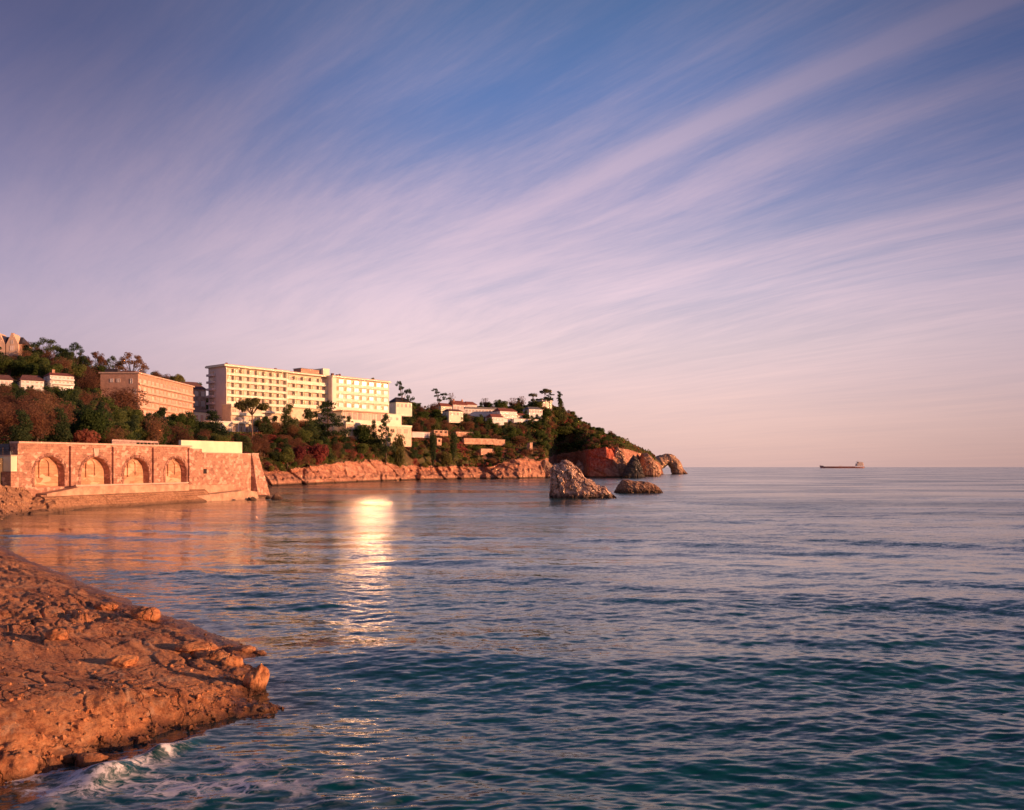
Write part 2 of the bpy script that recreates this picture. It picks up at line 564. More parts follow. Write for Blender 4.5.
def water_mat():
    m, t, p = mat("water")
    g = t.node('ShaderNodeNewGeometry')
    pos = g.outputs['Position']
    x, y, z = t.sep(pos)
    # ripples: normal bent by noise that is not filtered with distance, so far water goes rough by itself
    rx = t.math('ADD', t.math('MULTIPLY', x, 0.995), t.math('MULTIPLY', y, 0.10))
    ry = t.math('SUBTRACT', t.math('MULTIPLY', y, 0.995), t.math('MULTIPLY', x, 0.10))
    patch = t.mapr(t.noise(t.comb(t.math('MULTIPLY', x, 0.012), t.math('MULTIPLY', y, 0.035), 0.0), 1.0, 4, 0.6), 0.32, 0.68, 0.55, 1.45)
    patch0 = patch
    vec = None
    for sx, sy, kx, ky, det in ((0.018, 0.085, 0.03, 0.20, 4), (0.14, 0.50, 0.05, 0.22, 3), (0.8, 2.8, 0.18, 0.42, 4), (3.6, 9.0, 0.24, 0.42, 3)):
        n = t.node('ShaderNodeTexNoise')
        t.l.new(t.comb(t.math('MULTIPLY', rx, sx), t.math('MULTIPLY', ry, sy), z), n.inputs['Vector'])
        n.inputs['Scale'].default_value = 1.0
        n.inputs['Detail'].default_value = det
        n.inputs['Roughness'].default_value = 0.6
        c = t.sep(n.outputs['Color'])
        v = t.comb(t.math('MULTIPLY', t.math('SUBTRACT', c[0], 0.5), kx * RIP), t.math('MULTIPLY', t.math('SUBTRACT', c[1], 0.5), ky * RIP), 0.0)
        if vec is None: vec = v
        else:
            a = t.node('ShaderNodeVectorMath', operation='ADD')
            t.l.new(vec, a.inputs[0]); t.l.new(v, a.inputs[1]); vec = a.outputs[0]
    lost = t.node('ShaderNodeAttribute'); lost.attribute_name = 'lost'
    patch = t.math('MULTIPLY', patch, t.mapr(lost.outputs['Fac'], 0, 1, 0.75, 1.6, smooth=False))
    sc = t.node('ShaderNodeVectorMath', operation='SCALE')
    t.l.new(vec, sc.inputs[0]); t.l.new(patch, sc.inputs['Scale'])
    a = t.node('ShaderNodeVectorMath', operation='ADD')
    t.l.new(g.outputs['Normal'], a.inputs[0]); t.l.new(sc.outputs[0], a.inputs[1])
    nn = t.node('ShaderNodeVectorMath', operation='NORMALIZE')
    t.l.new(a.outputs[0], nn.inputs[0])
    t.l.new(nn.outputs[0], p.inputs['Normal'])
    # foam
    af = t.node('ShaderNodeAttribute'); af.attribute_name = 'foam'
    al = t.node('ShaderNodeAttribute'); al.attribute_name = 'lace'
    ash = t.node('ShaderNodeAttribute'); ash.attribute_name = 'shore'
    w = t.noise(pos, 1.6, 3, 0.5, out=1)
    wv = t.node('ShaderNodeVectorMath', operation='MULTIPLY_ADD')
    t.l.new(w, wv.inputs[0]); wv.inputs[1].default_value = (0.9, 0.7, 0.3)
    t.l.new(pos, wv.inputs[2])
    wx, wy, wz = t.sep(wv.outputs[0])
    warped = t.comb(wx, t.math('MULTIPLY', wy, 1.5), 0.0)
    vo = t.node('ShaderNodeTexVoronoi', feature='DISTANCE_TO_EDGE')
    t.l.new(warped, vo.inputs['Vector']); vo.inputs['Scale'].default_value = 1.7
    net = t.mapr(vo.outputs['Distance'], 0.02, 0.16, 1.0, 0.0)
    vo2 = t.node('ShaderNodeTexVoronoi', feature='DISTANCE_TO_EDGE')
    t.l.new(warped, vo2.inputs['Vector']); vo2.inputs['Scale'].default_value = 5.0
    net2 = t.mapr(vo2.outputs['Distance'], 0.02, 0.16, 1.0, 0.0)
    nz = t.noise(warped, 2.2, 5, 0.65)
    nz2 = t.noise(warped, 0.8, 4, 0.6)
    lac = t.math('MULTIPLY', t.math('MULTIPLY', al.outputs['Fac'], t.math('ADD', net, t.math('MULTIPLY', net2, 0.45))), t.mapr(nz2, 0.42, 0.60))
    body = t.math('MULTIPLY', af.outputs['Fac'], t.math('MULTIPLY', t.mapr(nz, 0.36, 0.64, 0.12, 1.3), t.mapr(t.noise(warped, 7.0, 4, 0.7), 0.35, 0.6, 0.45, 1.15)))
    ff = t.math('ADD', lac, t.mapr(body, 0.12, 1.25), clamp=True)
    deep = t.mix(t.mapr(ash.outputs['Fac'], 0.0, 2.2), (0.035, 0.045, 0.03), (0.001, 0.082, 0.084))
    deep = t.mix(t.mapr(t.noise(t.comb(t.math('MULTIPLY', x, .05), t.math('MULTIPLY', y, .12), 0.0), 1.0, 3, 0.5), 0.35, 0.7), deep, (0.001, 0.052, 0.062))
    t.l.new(t.mix(ff, deep, (0.80, 0.78, 0.80)), p.inputs['Base Color'])
    wr = t.math('MULTIPLY', t.mapr(lost.outputs['Fac'], 0, 1, 0.06, 0.16, smooth=False), t.mapr(patch0, 0.55, 1.45, 0.6, 1.4))
    t.l.new(t.math('MAXIMUM', wr, t.mapr(ff, 0, 1, 0.0, 0.7)), p.inputs['Roughness'])
    p.inputs['IOR'].default_value = 1.32
    t.l.new(t.mapr(ff, 0, 1, 0.5, 0.15), p.inputs['Specular IOR Level'])
    return m


RIP = 1.0
# ------------------------------------------------------------------ the headland, a height profile along each line of sight sector
def _cols():
    Z = Zp
    return [
        (-260, [(124, -2), (130, 6), (138, 8.6), (190, 15), (240, 28), (300, 42), (380, 58), (520, 45)]),
        (0, [(144, -2), (149, 5), (158, 8.8), (190, 13), (240, 20), (300, 35), (380, 56.0), (520, 45)]),
        (30, [(150, -2), (155, 5), (163, 9.0), (190, 13), (240, 20), (300, Z(392, 300)), (385, Z(365, 385)), (520, 45)]),
        (70, [(158, -2), (163, 5), (172, 9.3), (200, 12.5), (250, Z(420, 250)), (310, Z(394, 310)), (390, Z(370, 390)), (520, 42)]),
        (100, [(168, -2), (174, 5), (184, 9.3), (210, 12.5), (270, 20), (325, 28), (395, Z(376, 395)), (520, 42)]),
        (150, [(188, -2), (194, 4), (206, 9.3), (260, 13), (335, 27), (386, 29), (430, Z(380, 430)), (560, 40)]),
        (192, [(236, -2), (242, 3), (252, 8), (300, 16), (370, 25), (428, 28), (475, Z(400, 475)), (600, 36)]),
        (215, [(262, -2), (268, 2), (277, 7.6), (320, 15.5), (376, 22.5), (430, 24), (480, 38), (600, 35)]),
        (262, [(290, -2), (296, 0.6), (304, Z(466.5, 304)), (335, 13), (378, 22.5), (440, 24), (520, 38), (640, 35)]),
        (300, [(324, -2), (330, 0), (337, 7), (355, 11.5), (400, 22), (460, 24), (540, 40), (660, 35)]),
        (350, [(378, -2), (384, 0), (391, 7), (405, 12), (440, 22), (480, 24), (570, 43), (680, 38)]),
        (390, [(419, -2), (425, 0), (433, 7), (446, 13), (463, 22), (490, 27), (560, Z(410, 560)), (700, 40)]),
        (430, [(459, -2), (465, 0), (473, 7.3), (486, 14), (510, Z(440, 510)), (540, Z(428, 540)), (590, Z(408, 590)), (720, 40)]),
        (480, [(499, -2), (504, 0), (512, 7.5), (530, 16), (550, Z(440, 550)), (580, Z(426, 580)), (630, Z(411, 630)), (760, 40)]),
        (520, [(512, -2), (517, 0), (525, 9.5), (545, Z(456, 545)), (575, Z(440, 575)), (610, Z(422, 610)), (660, Z(407, 660)), (790, 45)]),
        (545, [(534, -2), (540, 0), (547, 11.5), (560, 16), (590, Z(441, 590)), (625, Z(421, 625)), (670, Z(404, 670)), (800, 45)]),
        (557, [(630, -2), (636, 0), (645, Z(456, 645)), (655, Z(441, 655)), (665, Z(426, 665)), (675, Z(413, 675)), (690, Z(409, 690)), (800, 45)]),
        (575, [(620, -2), (626, 0), (634, Z(453, 634)), (642, Z(447, 642)), (655, Z(437, 655)), (672, Z(428, 672)), (700, Z(418, 700)), (800, 42)]),
        (590, [(566, -2), (572, 0), (579, Z(450, 579)), (592, Z(446, 592)), (612, Z(439, 612)), (650, Z(433, 650)), (700, Z(427, 700)), (800, 38)]),
        (606, [(558, -2), (564, 0), (571, Z(447.5, 571)), (588, Z(446, 588)), (615, Z(441, 615)), (655, Z(439, 655)), (700, Z(436, 700)), (800, 32)]),
        (624, [(566, -2), (572, 0), (580, Z(449, 580)), (600, Z(447, 600)), (630, Z(443, 630)), (665, Z(443.5, 665)), (700, Z(442, 700)), (800, 26)]),
        (640, [(644, -2), (650, 0), (658, Z(454, 658)), (670, Z(452, 670)), (690, Z(452, 690)), (710, Z(451, 710)), (730, Z(450, 730)), (800, 16)]),
        (650, [(728, -2), (734, 0), (742, Z(459, 742)), (750, Z(458, 750)), (760, Z(457, 760)), (772, Z(455, 772)), (790, Z(453.5, 790)), (860, 8)]),
        (656, [(772, -2), (778, 0), (783, Z(462, 783)), (788, Z(461, 788)), (796, Z(460, 796)), (804, Z(459, 804)), (812, Z(458, 812)), (860, 0)]),
        (660.5, [(800, -2), (804, 0), (807, Z(466, 807)), (811, Z(464, 811)), (816, Z(463, 816)), (822, Z(462.5, 822)), (828, Z(462, 828)), (870, -1)]),
        (664, [(810, -2), (814, -1.6), (818, -1.6), (822, -1.6), (826, -1.6), (830, -1.6), (836, -1.6), (870, -2)]),
    ]


_C = _cols()
KPX = np.array([c[0] for c in _C], float)
KD = np.array([[p[0] for p in c[1]] for c in _C], float)
KZ = np.array([[p[1] for p in c[1]] for c in _C], float)


def prof(px):
    """profile points (n, 8) of D and z at columns px"""
    D = np.stack([np.interp(px, KPX, KD[:, k]) for k in range(8)], -1)
    Z = np.stack([np.interp(px, KPX, KZ[:, k]) for k in range(8)], -1)
    return D, Z


def terrain_pts(px, s):
    """world points of the headland at column px and profile parameter s in 0..7 (arrays)"""
    px = np.asarray(px, float); s = np.asarray(s, float)
    px, s = np.broadcast_arrays(px, s)
    shp = px.shape
    pf, sf = px.ravel(), s.ravel()
    D8, Z8 = prof(pf)
    k = np.clip(np.floor(sf).astype(int), 0, 6)
    u = sf - k
    ar = np.arange(len(pf))
    D = D8[ar, k] * (1 - u) + D8[ar, k + 1] * u
    Z = Z8[ar, k] * (1 - u) + Z8[ar, k + 1] * u
    X = (pf - 512) / F * D
    # along-shore metre coordinate, used for strata and gullies
    L = pf / F * D8[:, 1]
    cliff = sstep(0.55, 1.1, sf) * (1 - sstep(2.0, 2.7, sf))
    low = sstep(0.3, 0.9, sf) * (1 - sstep(2.0, 3.2, sf))
    if pf.size > 0:
        Z = Z * (1 + 0.40 * vnoise(L / 26.0, L * 0, seed=44) * sstep(1.0, 2.0, sf) * (1 - sstep(2.0, 3.3, sf)) * (pf > 262) * (pf < 545))
        D = D + 4.5 * sstep(1.0, 2.0, sf) * (1 - sstep(2.0, 3.0, sf)) * (pf > 250) * (pf < 545)
    # slabs leaning along the shore, of uneven width, broken by ledges
    wl = L + 14 * vnoise(L / 40.0, Z * 0, seed=3) + 4 * vnoise(L / 11.0, Z / 5.0, seed=5)
    sl = wl * 0.055 + Z * 0.10
    cell = np.floor(sl)
    saw = sl - cell
    saw = np.where(saw < 0.9, saw / 0.9, (1 - saw) / 0.1)
    hgt = _hash(cell, cell * 0, cell * 0, 71)
    crag = fbm(L / 7.0 + Z / 9.0, Z / 5.0, D / 9.0, oct=5, seed=21, ridged=True)
    fine = fbm(L / 2.2, Z / 2.2, D / 3.0, oct=4, seed=23)
    ledge = sstep(0.25, 0.35, u * (k == 1)) * (hgt > 0.35)
    push = cliff * (2.6 * hgt * (0.6 - saw) + 2.4 * crag + 0.9 * fine - 1.6 * ledge + 2.2 * (hgt - 0.5))
    push = push * (1 - sstep(662, 668, pf) * 0.8)
    gul = cliff * np.clip(-vnoise(L / 13.0, L * 0.0, seed=40) - 0.30, 0, 1) * 9.0
    push = push - gul
    D = D - push
    X = (pf - 512) / F * D
    Z = Z + low * (0.8 * crag + 0.35 * fine) * np.where(sf < 1.1, 0.4, 1)
    hill = sstep(2.2, 3.2, sf)
    flat = ((pf > 96) & (pf < 400)) * sstep(3.2, 3.7, sf) * (1 - sstep(5.05, 5.4, sf))
    Z = Z + hill * (1 - flat * 0.85) * 1.5 * fbm(X / 16.0, D / 16.0, oct=4, seed=8)
    Z = np.where(sf < 0.02, -2.5, Z)
    return X.reshape(shp), D.reshape(shp), Z.reshape(shp)


def s_at(px, D):
    """profile parameter where column px reaches distance D"""
    D8, _ = prof(np.array([px], float))
    return float(np.interp(D, D8[0], np.arange(8)))


def ground_at(px, D):
    x, y, z = terrain_pts(np.array([float(px)]), np.array([s_at(px, D)]))
    return float(z[0])


def terrain_mat():
    m, t, p = mat("hillside")
    g = t.node('ShaderNodeNewGeometry')
    pos = g.outputs['Position']
    nx, ny, nz = t.sep(g.outputs['True Normal'])
    x, y, z = t.sep(pos)
    rk = t.node('ShaderNodeAttribute'); rk.attribute_name = 'rock'
    rd = t.node('ShaderNodeAttribute'); rd.attribute_name = 'redrock'
    n1 = t.noise(pos, 0.12, 5, 0.6)
    n2 = t.noise(pos, 0.6, 5, 0.65)
    # strata bands leaning in the face
    st = t.noise(t.comb(t.math('MULTIPLY', x, 0.05), t.math('MULTIPLY', y, 0.05), t.math('ADD', t.math('MULTIPLY', z, 0.7), t.math('MULTIPLY', x, 0.28))), 1.0, 5, 0.6)
    rock = t.ramp(t.math('ADD', t.math('MULTIPLY', st, 0.5), t.math('MULTIPLY', n2, 0.5)), [(0.3, (0.16, 0.085, 0.06)), (0.45, (0.34, 0.16, 0.10)), (0.58, (0.52, 0.28, 0.18)), (0.7, (0.60, 0.38, 0.27))])
    red = t.ramp(n2, [(0.3, (0.16, 0.045, 0.035)), (0.46, (0.50, 0.095, 0.05)), (0.56, (0.60, 0.16, 0.10)), (0.68, (0.50, 0.28, 0.20))])
    rock = t.mix(rd.outputs['Fac'], rock, red)
    wet = t.mapr(z, 0.3, 1.3, 1.0, 0.0)
    rock = t.mix(wet, rock, (0.06, 0.035, 0.022))
    soil = t.ramp(n1, [(0.3, (0.045, 0.055, 0.018)), (0.45, (0.085, 0.075, 0.028)), (0.58, (0.13, 0.075, 0.04)), (0.7, (0.075, 0.085, 0.025))])
    soil = t.mix(t.mapr(n2, 0.55, 0.72), soil, (0.20, 0.11, 0.065))
    sel = t.math('ADD', rk.outputs['Fac'], t.math('MULTIPLY', t.math('SUBTRACT', n2, 0.5), 0.9))
    t.l.new(t.mix(t.mapr(sel, 0.42, 0.58), soil, rock), p.inputs['Base Color'])
    p.inputs['Roughness'].default_value = 0.85
    p.inputs['Specular IOR Level'].default_value = 0.2
    bump(t, p, t.noise(pos, 0.9, 7, 0.7), 0.9, 0.6)
    return m


def build_terrain():
    px = np.concatenate([np.arange(-260, 250, 3.0), np.arange(250, 664.1, 0.8)])
    s = np.concatenate([np.linspace(0, 1, 5)[:-1], np.linspace(1, 2, 30)[:-1], np.linspace(2, 3, 26)[:-1], np.linspace(3, 6, 70)[:-1], np.linspace(6, 7, 8)])
    PX, S = np.meshgrid(px, s)
    X, Y, Z = terrain_pts(PX, S)
    n = fbm(X / 9, Y / 9, Z / 6, oct=3, seed=6)
    rock = 1 - sstep(1.95, 2.25, S + 0.25 * n)
    patch = sstep(0.15, 0.5, n) * (S < 4.2) * (PX > 250) * 0.75
    patch = patch + 0.8 * ((PX > 497) & (PX < 540) & (S > 2.0) & (S < 3.6)) * sstep(-0.1, 0.3, n)
    rock = np.clip(np.maximum(rock, patch), 0, 1)
    rock = np.where((PX > 556) & (PX < 576), rock * 0.75, rock)
    rock = np.where(PX < 240, rock * 0.3, rock)
    rock = np.where(PX > 640, np.clip(rock + 0.5 * (S < 3.4), 0, 1), rock)
    PX0 = PX
    PX = PX + 9 * n + 5 * fbm(X / 4, Z / 4, oct=3, seed=33)
    red = sstep(583, 591, PX) * (1 - sstep(612, 617, PX)) + 0.12
    red = np.where((PX > 556) & (PX < 588), 0.4, red)
    red = red * (0.25 + 0.75 * sstep(1.25, 1.55, S + 0.3 * n))
    PX = PX0
    me = grid_mesh("hillside", X, Y, Z, terrain_mat(), attrs={'rock': rock, 'redrock': np.clip(red, 0, 1)})
    o = link("hillside", me)
    tag(o, "wooded headland hillside with orange sea cliffs along its foot", None, None, 'structure')
    # sea bed far below, so nothing ends in air
    mb = MB().add([(-3000, -500, -4), (3000, -500, -4), (3000, 3500, -4), (-3000, 3500, -4)], [(0, 1, 2, 3)])
    b = mb.build("sea_bed", simple("seabed", (0.05, 0.06, 0.05)))
    tag(b, "dark sea bed under the bay", None, None, 'structure')


build_terrain()


# ------------------------------------------------------------------ near rock shelf
def shelf_height(X, Y):
    sd = shore_dist(X, Y) + 0.42 * fbm(X / 1.6, Y / 1.6, oct=4, seed=50) * sstep(80, 40, Y)
    d = np.clip(sd, 0, None)
    nearside = sstep(27, 22, Y) * sstep(-60, -4, X)
    wob = fbm(X / 3.5, Y / 3.5, oct=4, seed=51)
    base = 0.10 * (1 - np.exp(-d / 0.3)) + 0.085 * d * (1 - sstep(10, 40, d)) + 0.085 * 18 * sstep(10, 40, d)
    # the stepped bank on the near side
    bank = nearside * (0.42 * sstep(0.10, 1.3 + 0.5 * wob, d) + 0.26 * sstep(1.0, 2.5, d + 0.6 * wob))
    bank *= 0.25 + 0.75 * sstep(-6.5, -10.5, X)
    h = base + bank
    # strata ridges that run along the far shore (towards upper left)
    ux, uy = -0.64, 0.77
    along = X * ux + Y * uy
    across = X * uy - Y * ux
    wa = across + 1.1 * fbm(along / 6.0, across / 4.0, oct=3, seed=60)
    farz = sstep(25.5, 33, Y + 0.30 * X * 0)
    amp = farz * sstep(0.2, 2.0, d)
    r1 = fbm(along / 4.5, wa / 0.75, oct=4, seed=61, ridged=True)
    h = h + amp * (0.12 * r1)
    # blocks and clefts in the middle band of the shelf
    f1, f2, cid, ox, oy = voro(along / 2.4 + 0.35 * fbm(X, Y, oct=3, seed=62), wa / 1.05, seed=63)
    edge = sstep(0.0, 0.16, f2 - f1)
    midz = np.exp(-((Y - (33 - 0.28 * (X + 14))) / 4.5) ** 2) * sstep(0.4, 2.0, d) * sstep(-0.25, 0.25, fbm(X / 5, Y / 5, oct=2, seed=64))
    h = h + midz * ((cid - 0.4) * 0.24 * edge - 0.16 * (1 - edge) + 0.16 * (ox * (cid - 0.5) + oy * 0.6) * edge)
    # long dark clefts
    c1 = fbm(along / 5.0 + 3, wa / 1.6, oct=3, seed=66)
    h = h - 0.30 * sstep(0.10, 0.0, np.abs(c1)) * midz * sstep(-0.1, 0.2, fbm(X / 2.2, Y / 2.2, oct=2, seed=67))
    # small ribs on the front shelf
    g1, g2, gid, _, _ = voro(X / 0.42 + 0.6 * wob, Y / 0.30 + 0.4 * wob, seed=70)
    rub = sstep(3.0, 0.6, d) * np.where(Y < 31, 1, 0.35)
    h = h + rub * (0.09 * (gid - 0.35) * sstep(0, 0.3, g2 - g1) - 0.03)
    e1, e2, eid, _, _ = voro(X / 1.7 + 0.5 * wob, Y / 0.8 + 0.3 * wob, seed=71)
    h = h + nearside * sstep(4.5, 0.8, d) * (0.26 * (eid - 0.3) * sstep(0, 0.25, e2 - e1) - 0.08)
    h = h + rub * 0.10 * fbm(X / 0.8, Y / 0.5, oct=4, gain=0.6, seed=75, ridged=True)
    h = h + (0.045 + 0.05 * farz) * fbm(X / 1.3, Y / 1.0, oct=5, gain=0.62, seed=72) * sstep(0, 1, d)
    h = h + 0.030 * fbm(X / 0.26, Y / 0.22, oct=4, gain=0.65, seed=73, ridged=True) * (0.5 + 0.8 * sstep(-0.3, 0.4, wob))
    p1, p2, pid, _, _ = voro(along / 1.6 + 0.5 * fbm(X / 1.5, Y / 1.5, oct=3, seed=76), wa / 0.8, seed=77)
    h = h + (0.07 * (pid - 0.5) - 0.06 * (1 - sstep(0, 0.10, p2 - p1))) * sstep(0.5, 2.5, d) * sstep(-0.2, 0.3, fbm(X / 4, Y / 4, oct=2, seed=78))
    h = h + 0.10 * fbm(X / 6, Y / 6, oct=2, seed=74) * sstep(0.5, 4, d)
    return np.where(sd < 0, -0.02 + sd * 0.45 + (0.10 * (gid - 0.2)) * sstep(-0.9, 0, sd), h), sd


def shelf_mat():
    m, t, p = mat("shelf rock")
    g = t.node('ShaderNodeNewGeometry')
    pos = g.outputs['Position']
    x, y, z = t.sep(pos)
    al = t.math('ADD', t.math('MULTIPLY', x, -0.64), t.math('MULTIPLY', y, 0.77))
    ac = t.math('ADD', t.math('MULTIPLY', x, 0.77), t.math('MULTIPLY', y, 0.64))
    n0 = t.noise(pos, 0.35, 4, 0.6)
    n1 = t.noise(t.comb(t.math('MULTIPLY', al, 0.6), t.math('MULTIPLY', ac, 2.6), t.math('MULTIPLY', z, 5)), 1.0, 6, 0.65)
    n2 = t.noise(pos, 9.0, 6, 0.7)
    n3 = t.noise(pos, 40.0, 3, 0.7)
    f = t.math('ADD', t.math('MULTIPLY', n1, 0.45), t.math('MULTIPLY', n2, 0.55))
    c = t.ramp(f, [(0.32, (0.10, 0.032, 0.018)), (0.41, (0.42, 0.15, 0.065)), (0.49, (0.72, 0.30, 0.125)), (0.60, (0.80, 0.39, 0.18)), (0.72, (0.84, 0.55, 0.34))])
    c = t.mix(t.mapr(n0, 0.40, 0.65, 0.0, 0.5), c, (0.34, 0.12, 0.06))
    c = t.mix(t.mapr(n3, 0.60, 0.75, 0, 0.5), c, (0.66, 0.42, 0.27))
    nb = t.noise(pos, 0.8, 5, 0.65)
    c = t.mix(t.mapr(nb, 0.56, 0.68, 0, 0.55), c, (0.74, 0.46, 0.26))
    c = t.mix(t.mapr(nb, 0.42, 0.33, 0, 0.6), c, (0.30, 0.11, 0.06))
    # bedding: thin darker and paler beds cropping out along the shore
    bw = t.noise(pos, 0.5, 3, 0.5)
    bs = t.noise(t.comb(t.math('MULTIPLY', al, 0.10), t.math('ADD', t.math('MULTIPLY', ac, 2.2), t.math('MULTIPLY', bw, 4.0)), t.math('MULTIPLY', z, 3.0)), 1.0, 5, 0.7)
    c = t.mix(t.mapr(bs, 0.44, 0.36, 0, 0.6), c, (0.20, 0.07, 0.04))
    c = t.mix(t.mapr(bs, 0.58, 0.66, 0, 0.5), c, (0.80, 0.52, 0.32))
    # cracks between the beds
    cw = t.noise(pos, 0.9, 4, 0.6, out=1)
    cwx, cwy, cwz = t.sep(cw)
    vc = t.node('ShaderNodeTexVoronoi', feature='DISTANCE_TO_EDGE')
    t.l.new(t.comb(t.math('ADD', t.math('MULTIPLY', al, 0.55), t.math('MULTIPLY', cwx, 1.3)), t.math('ADD', t.math('MULTIPLY', ac, 1.5), t.math('MULTIPLY', cwy, 1.3)), 0.0), vc.inputs['Vector'])
    vc.inputs['Scale'].default_value = 1.0
    crk = t.math('MULTIPLY', t.mapr(vc.outputs['Distance'], 0.0, 0.035, 1.0, 0.0), t.mapr(n0, 0.42, 0.58))
    c = t.mix(t.math('MULTIPLY', crk, 0.85), c, (0.05, 0.022, 0.014))
    # weed and wet dark rock near the water
    wn = t.noise(pos, 1.4, 5, 0.65)
    wet = t.mapr(t.math('SUBTRACT', z, t.math('MULTIPLY', t.math('SUBTRACT', wn, 0.5), 0.5)), 0.05, 0.34, 1.0, 0.0)
    c = t.mix(t.math('MULTIPLY', wet, 0.85), c, t.mix(n2, (0.035, 0.022, 0.014), (0.12, 0.045, 0.022)))
    t.l.new(c, p.inputs['Base Color'])
    t.l.new(t.mapr(wet, 0, 1, 0.85, 0.35), p.inputs['Roughness'])
    p.inputs['Specular IOR Level'].default_value = 0.3
    hh = t.math('ADD', t.noise(pos, 4.0, 9, 0.75), t.math('MULTIPLY', n3, 0.3))
    hh = t.math('SUBTRACT', hh, t.math('MULTIPLY', crk, 0.5))
    bump(t, p, hh, 1.0, 0.13)
    return m


SHELF_MAT = shelf_mat()


def build_shelf():
    px = np.arange(-420, 330, 1.15)
    py = np.concatenate([np.arange(512, 545, 1.2), np.arange(545, 640, 0.8), np.arange(640, 830, 0.95), np.arange(830, 1000, 5), [1100, 1300]])
    PX, PY = np.meshgrid(px, py)
    D = CAM_H * F / (PY - HOR)
    X = (PX - 512) / F * D
    Z, sd = shelf_height(X, D)
    Z = np.maximum(Z, -1.4)
    o = link("rock_shelf", grid_mesh("rock_shelf", X, D, Z, SHELF_MAT))
    tag(o, "orange brown rock shelf sloping down into the bay in front", None, None, 'structure')


build_shelf()
# ------------------------------------------------------------------ the arched sea wall
WA = Vector((-77.8, 134.4)); WDIR = Vector((0.2817, 0.9595)).normalized()
WRZ = math.atan2(WDIR.y, WDIR.x)


def line_hit(A, d, px, out=0.0):
    """distance along the line A + u d (pushed out to its right by out) where column px meets it, and the depth there"""
    n = Vector((d.y, -d.x))
    P = A + n * out
    k = (px - 512.0) / F
    u = (P.x - k * P.y) / (k * d.y - d.x)
    return u, P.y + u * d.y


def wu(px): return line_hit(WA, WDIR, px)[0]
def wz(px, py): return Zp(py, line_hit(WA, WDIR, px)[1])


def masonry_mat(name, c1, c2, mortar, bw, bh, stain=0.35):
    m, t, p = mat(name)
    tc = t.node('ShaderNodeTexCoord')
    x, y, z = t.sep(tc.outputs['Object'])
    g = t.node('ShaderNodeNewGeometry')
    w = t.noise(tc.outputs['Object'], 1.3, 3, 0.5, out=1)
    wx, wy, wz_ = t.sep(w)
    u = t.math('ADD', t.math('ADD', x, y), t.math('MULTIPLY', wx, 0.35))
    v = t.math('ADD', z, t.math('MULTIPLY', wz_, 0.3))
    b = t.node('ShaderNodeTexBrick')
    t.l.new(t.comb(u, v, 0.0), b.inputs['Vector'])
    b.inputs['Scale'].default_value = 1.0
    b.inputs['Brick Width'].default_value = bw
    b.inputs['Row Height'].default_value = bh
    b.inputs['Mortar Size'].default_value = 0.035
    b.inputs['Bias'].default_value = 0.0
    b.inputs['Color1'].default_value = (*c1, 1); b.inputs['Color2'].default_value = (*c2, 1); b.inputs['Mortar'].default_value = (*mortar, 1)
    n = t.noise(tc.outputs['Object'], 0.35, 5, 0.65)
    nv = t.node('ShaderNodeTexVoronoi')
    t.l.new(t.comb(t.math('MULTIPLY', u, 1.0 / bw), t.math('MULTIPLY', v, 0.8 / bh), 0.0), nv.inputs['Vector'])
    nv.inputs['Scale'].default_value = 1.0
    n2 = t.noise(tc.outputs['Object'], 3.0, 5, 0.7)
    c = t.mix(t.mapr(n, 0.38, 0.68, 0, stain), b.outputs['Color'], tuple(q * 0.45 for q in c2))
    vr, vg, vb = t.sep(nv.outputs['Color'])
    c = t.mix(t.mapr(vr, 0.0, 0.45, 0.45, 0.0), c, tuple(q * 0.42 for q in c2))
    c = t.mix(t.mapr(vg, 0.62, 0.95, 0.0, 0.75), c, tuple(min(1, q * 1.3 + 0.10) for q in c1))
    c = t.mix(t.mapr(n2, 0.52, 0.72, 0, 0.6), c, tuple(min(1, q * 1.35 + 0.03) for q in c1))
    t.l.new(c, p.inputs['Base Color'])
    p.inputs['Roughness'].default_value = 0.9
    p.inputs['Specular IOR Level'].default_value = 0.15
    bump(t, p, t.math('ADD', t.math('MULTIPLY', b.outputs['Fac'], -0.6), n2), 0.7, 0.08)
    return m


M_STONE = masonry_mat("sea wall masonry", (0.56, 0.30, 0.20), (0.42, 0.20, 0.14), (0.38, 0.20, 0.14), 0.75, 0.42)
M_INFILL = masonry_mat("arch infill render", (0.62, 0.34, 0.20), (0.55, 0.28, 0.16), (0.48, 0.25, 0.15), 1.6, 0.5, 0.2)
M_RING = masonry_mat("arch ring stone", (0.40, 0.19, 0.13), (0.28, 0.12, 0.085), (0.16, 0.08, 0.06), 0.3, 0.45, 0.2)
M_COPE = simple("coping stone", (0.62, 0.42, 0.32), 0.85, 0.1, 1.2, 0.02)
M_CONC = simple("sea worn concrete", (0.55, 0.33, 0.22), 0.9, 0.2, 0.7, 0.05)
M_CREAM = simple("cream render", (0.80, 0.74, 0.52), 0.85, 0.06, 0.4)
M_RUST = simple("old iron", (0.10, 0.06, 0.05), 0.7, 0.2, 3)
M_DARK = simple("dark opening", (0.03, 0.02, 0.02), 0.9, 0.1)


def arc_pts(cx, zc, r, n, a0=180, a1=0):
    return [(cx + r * math.cos(R(a0 + (a1 - a0) * i / n)), zc + r * math.sin(R(a0 + (a1 - a0) * i / n))) for i in range(n + 1)]


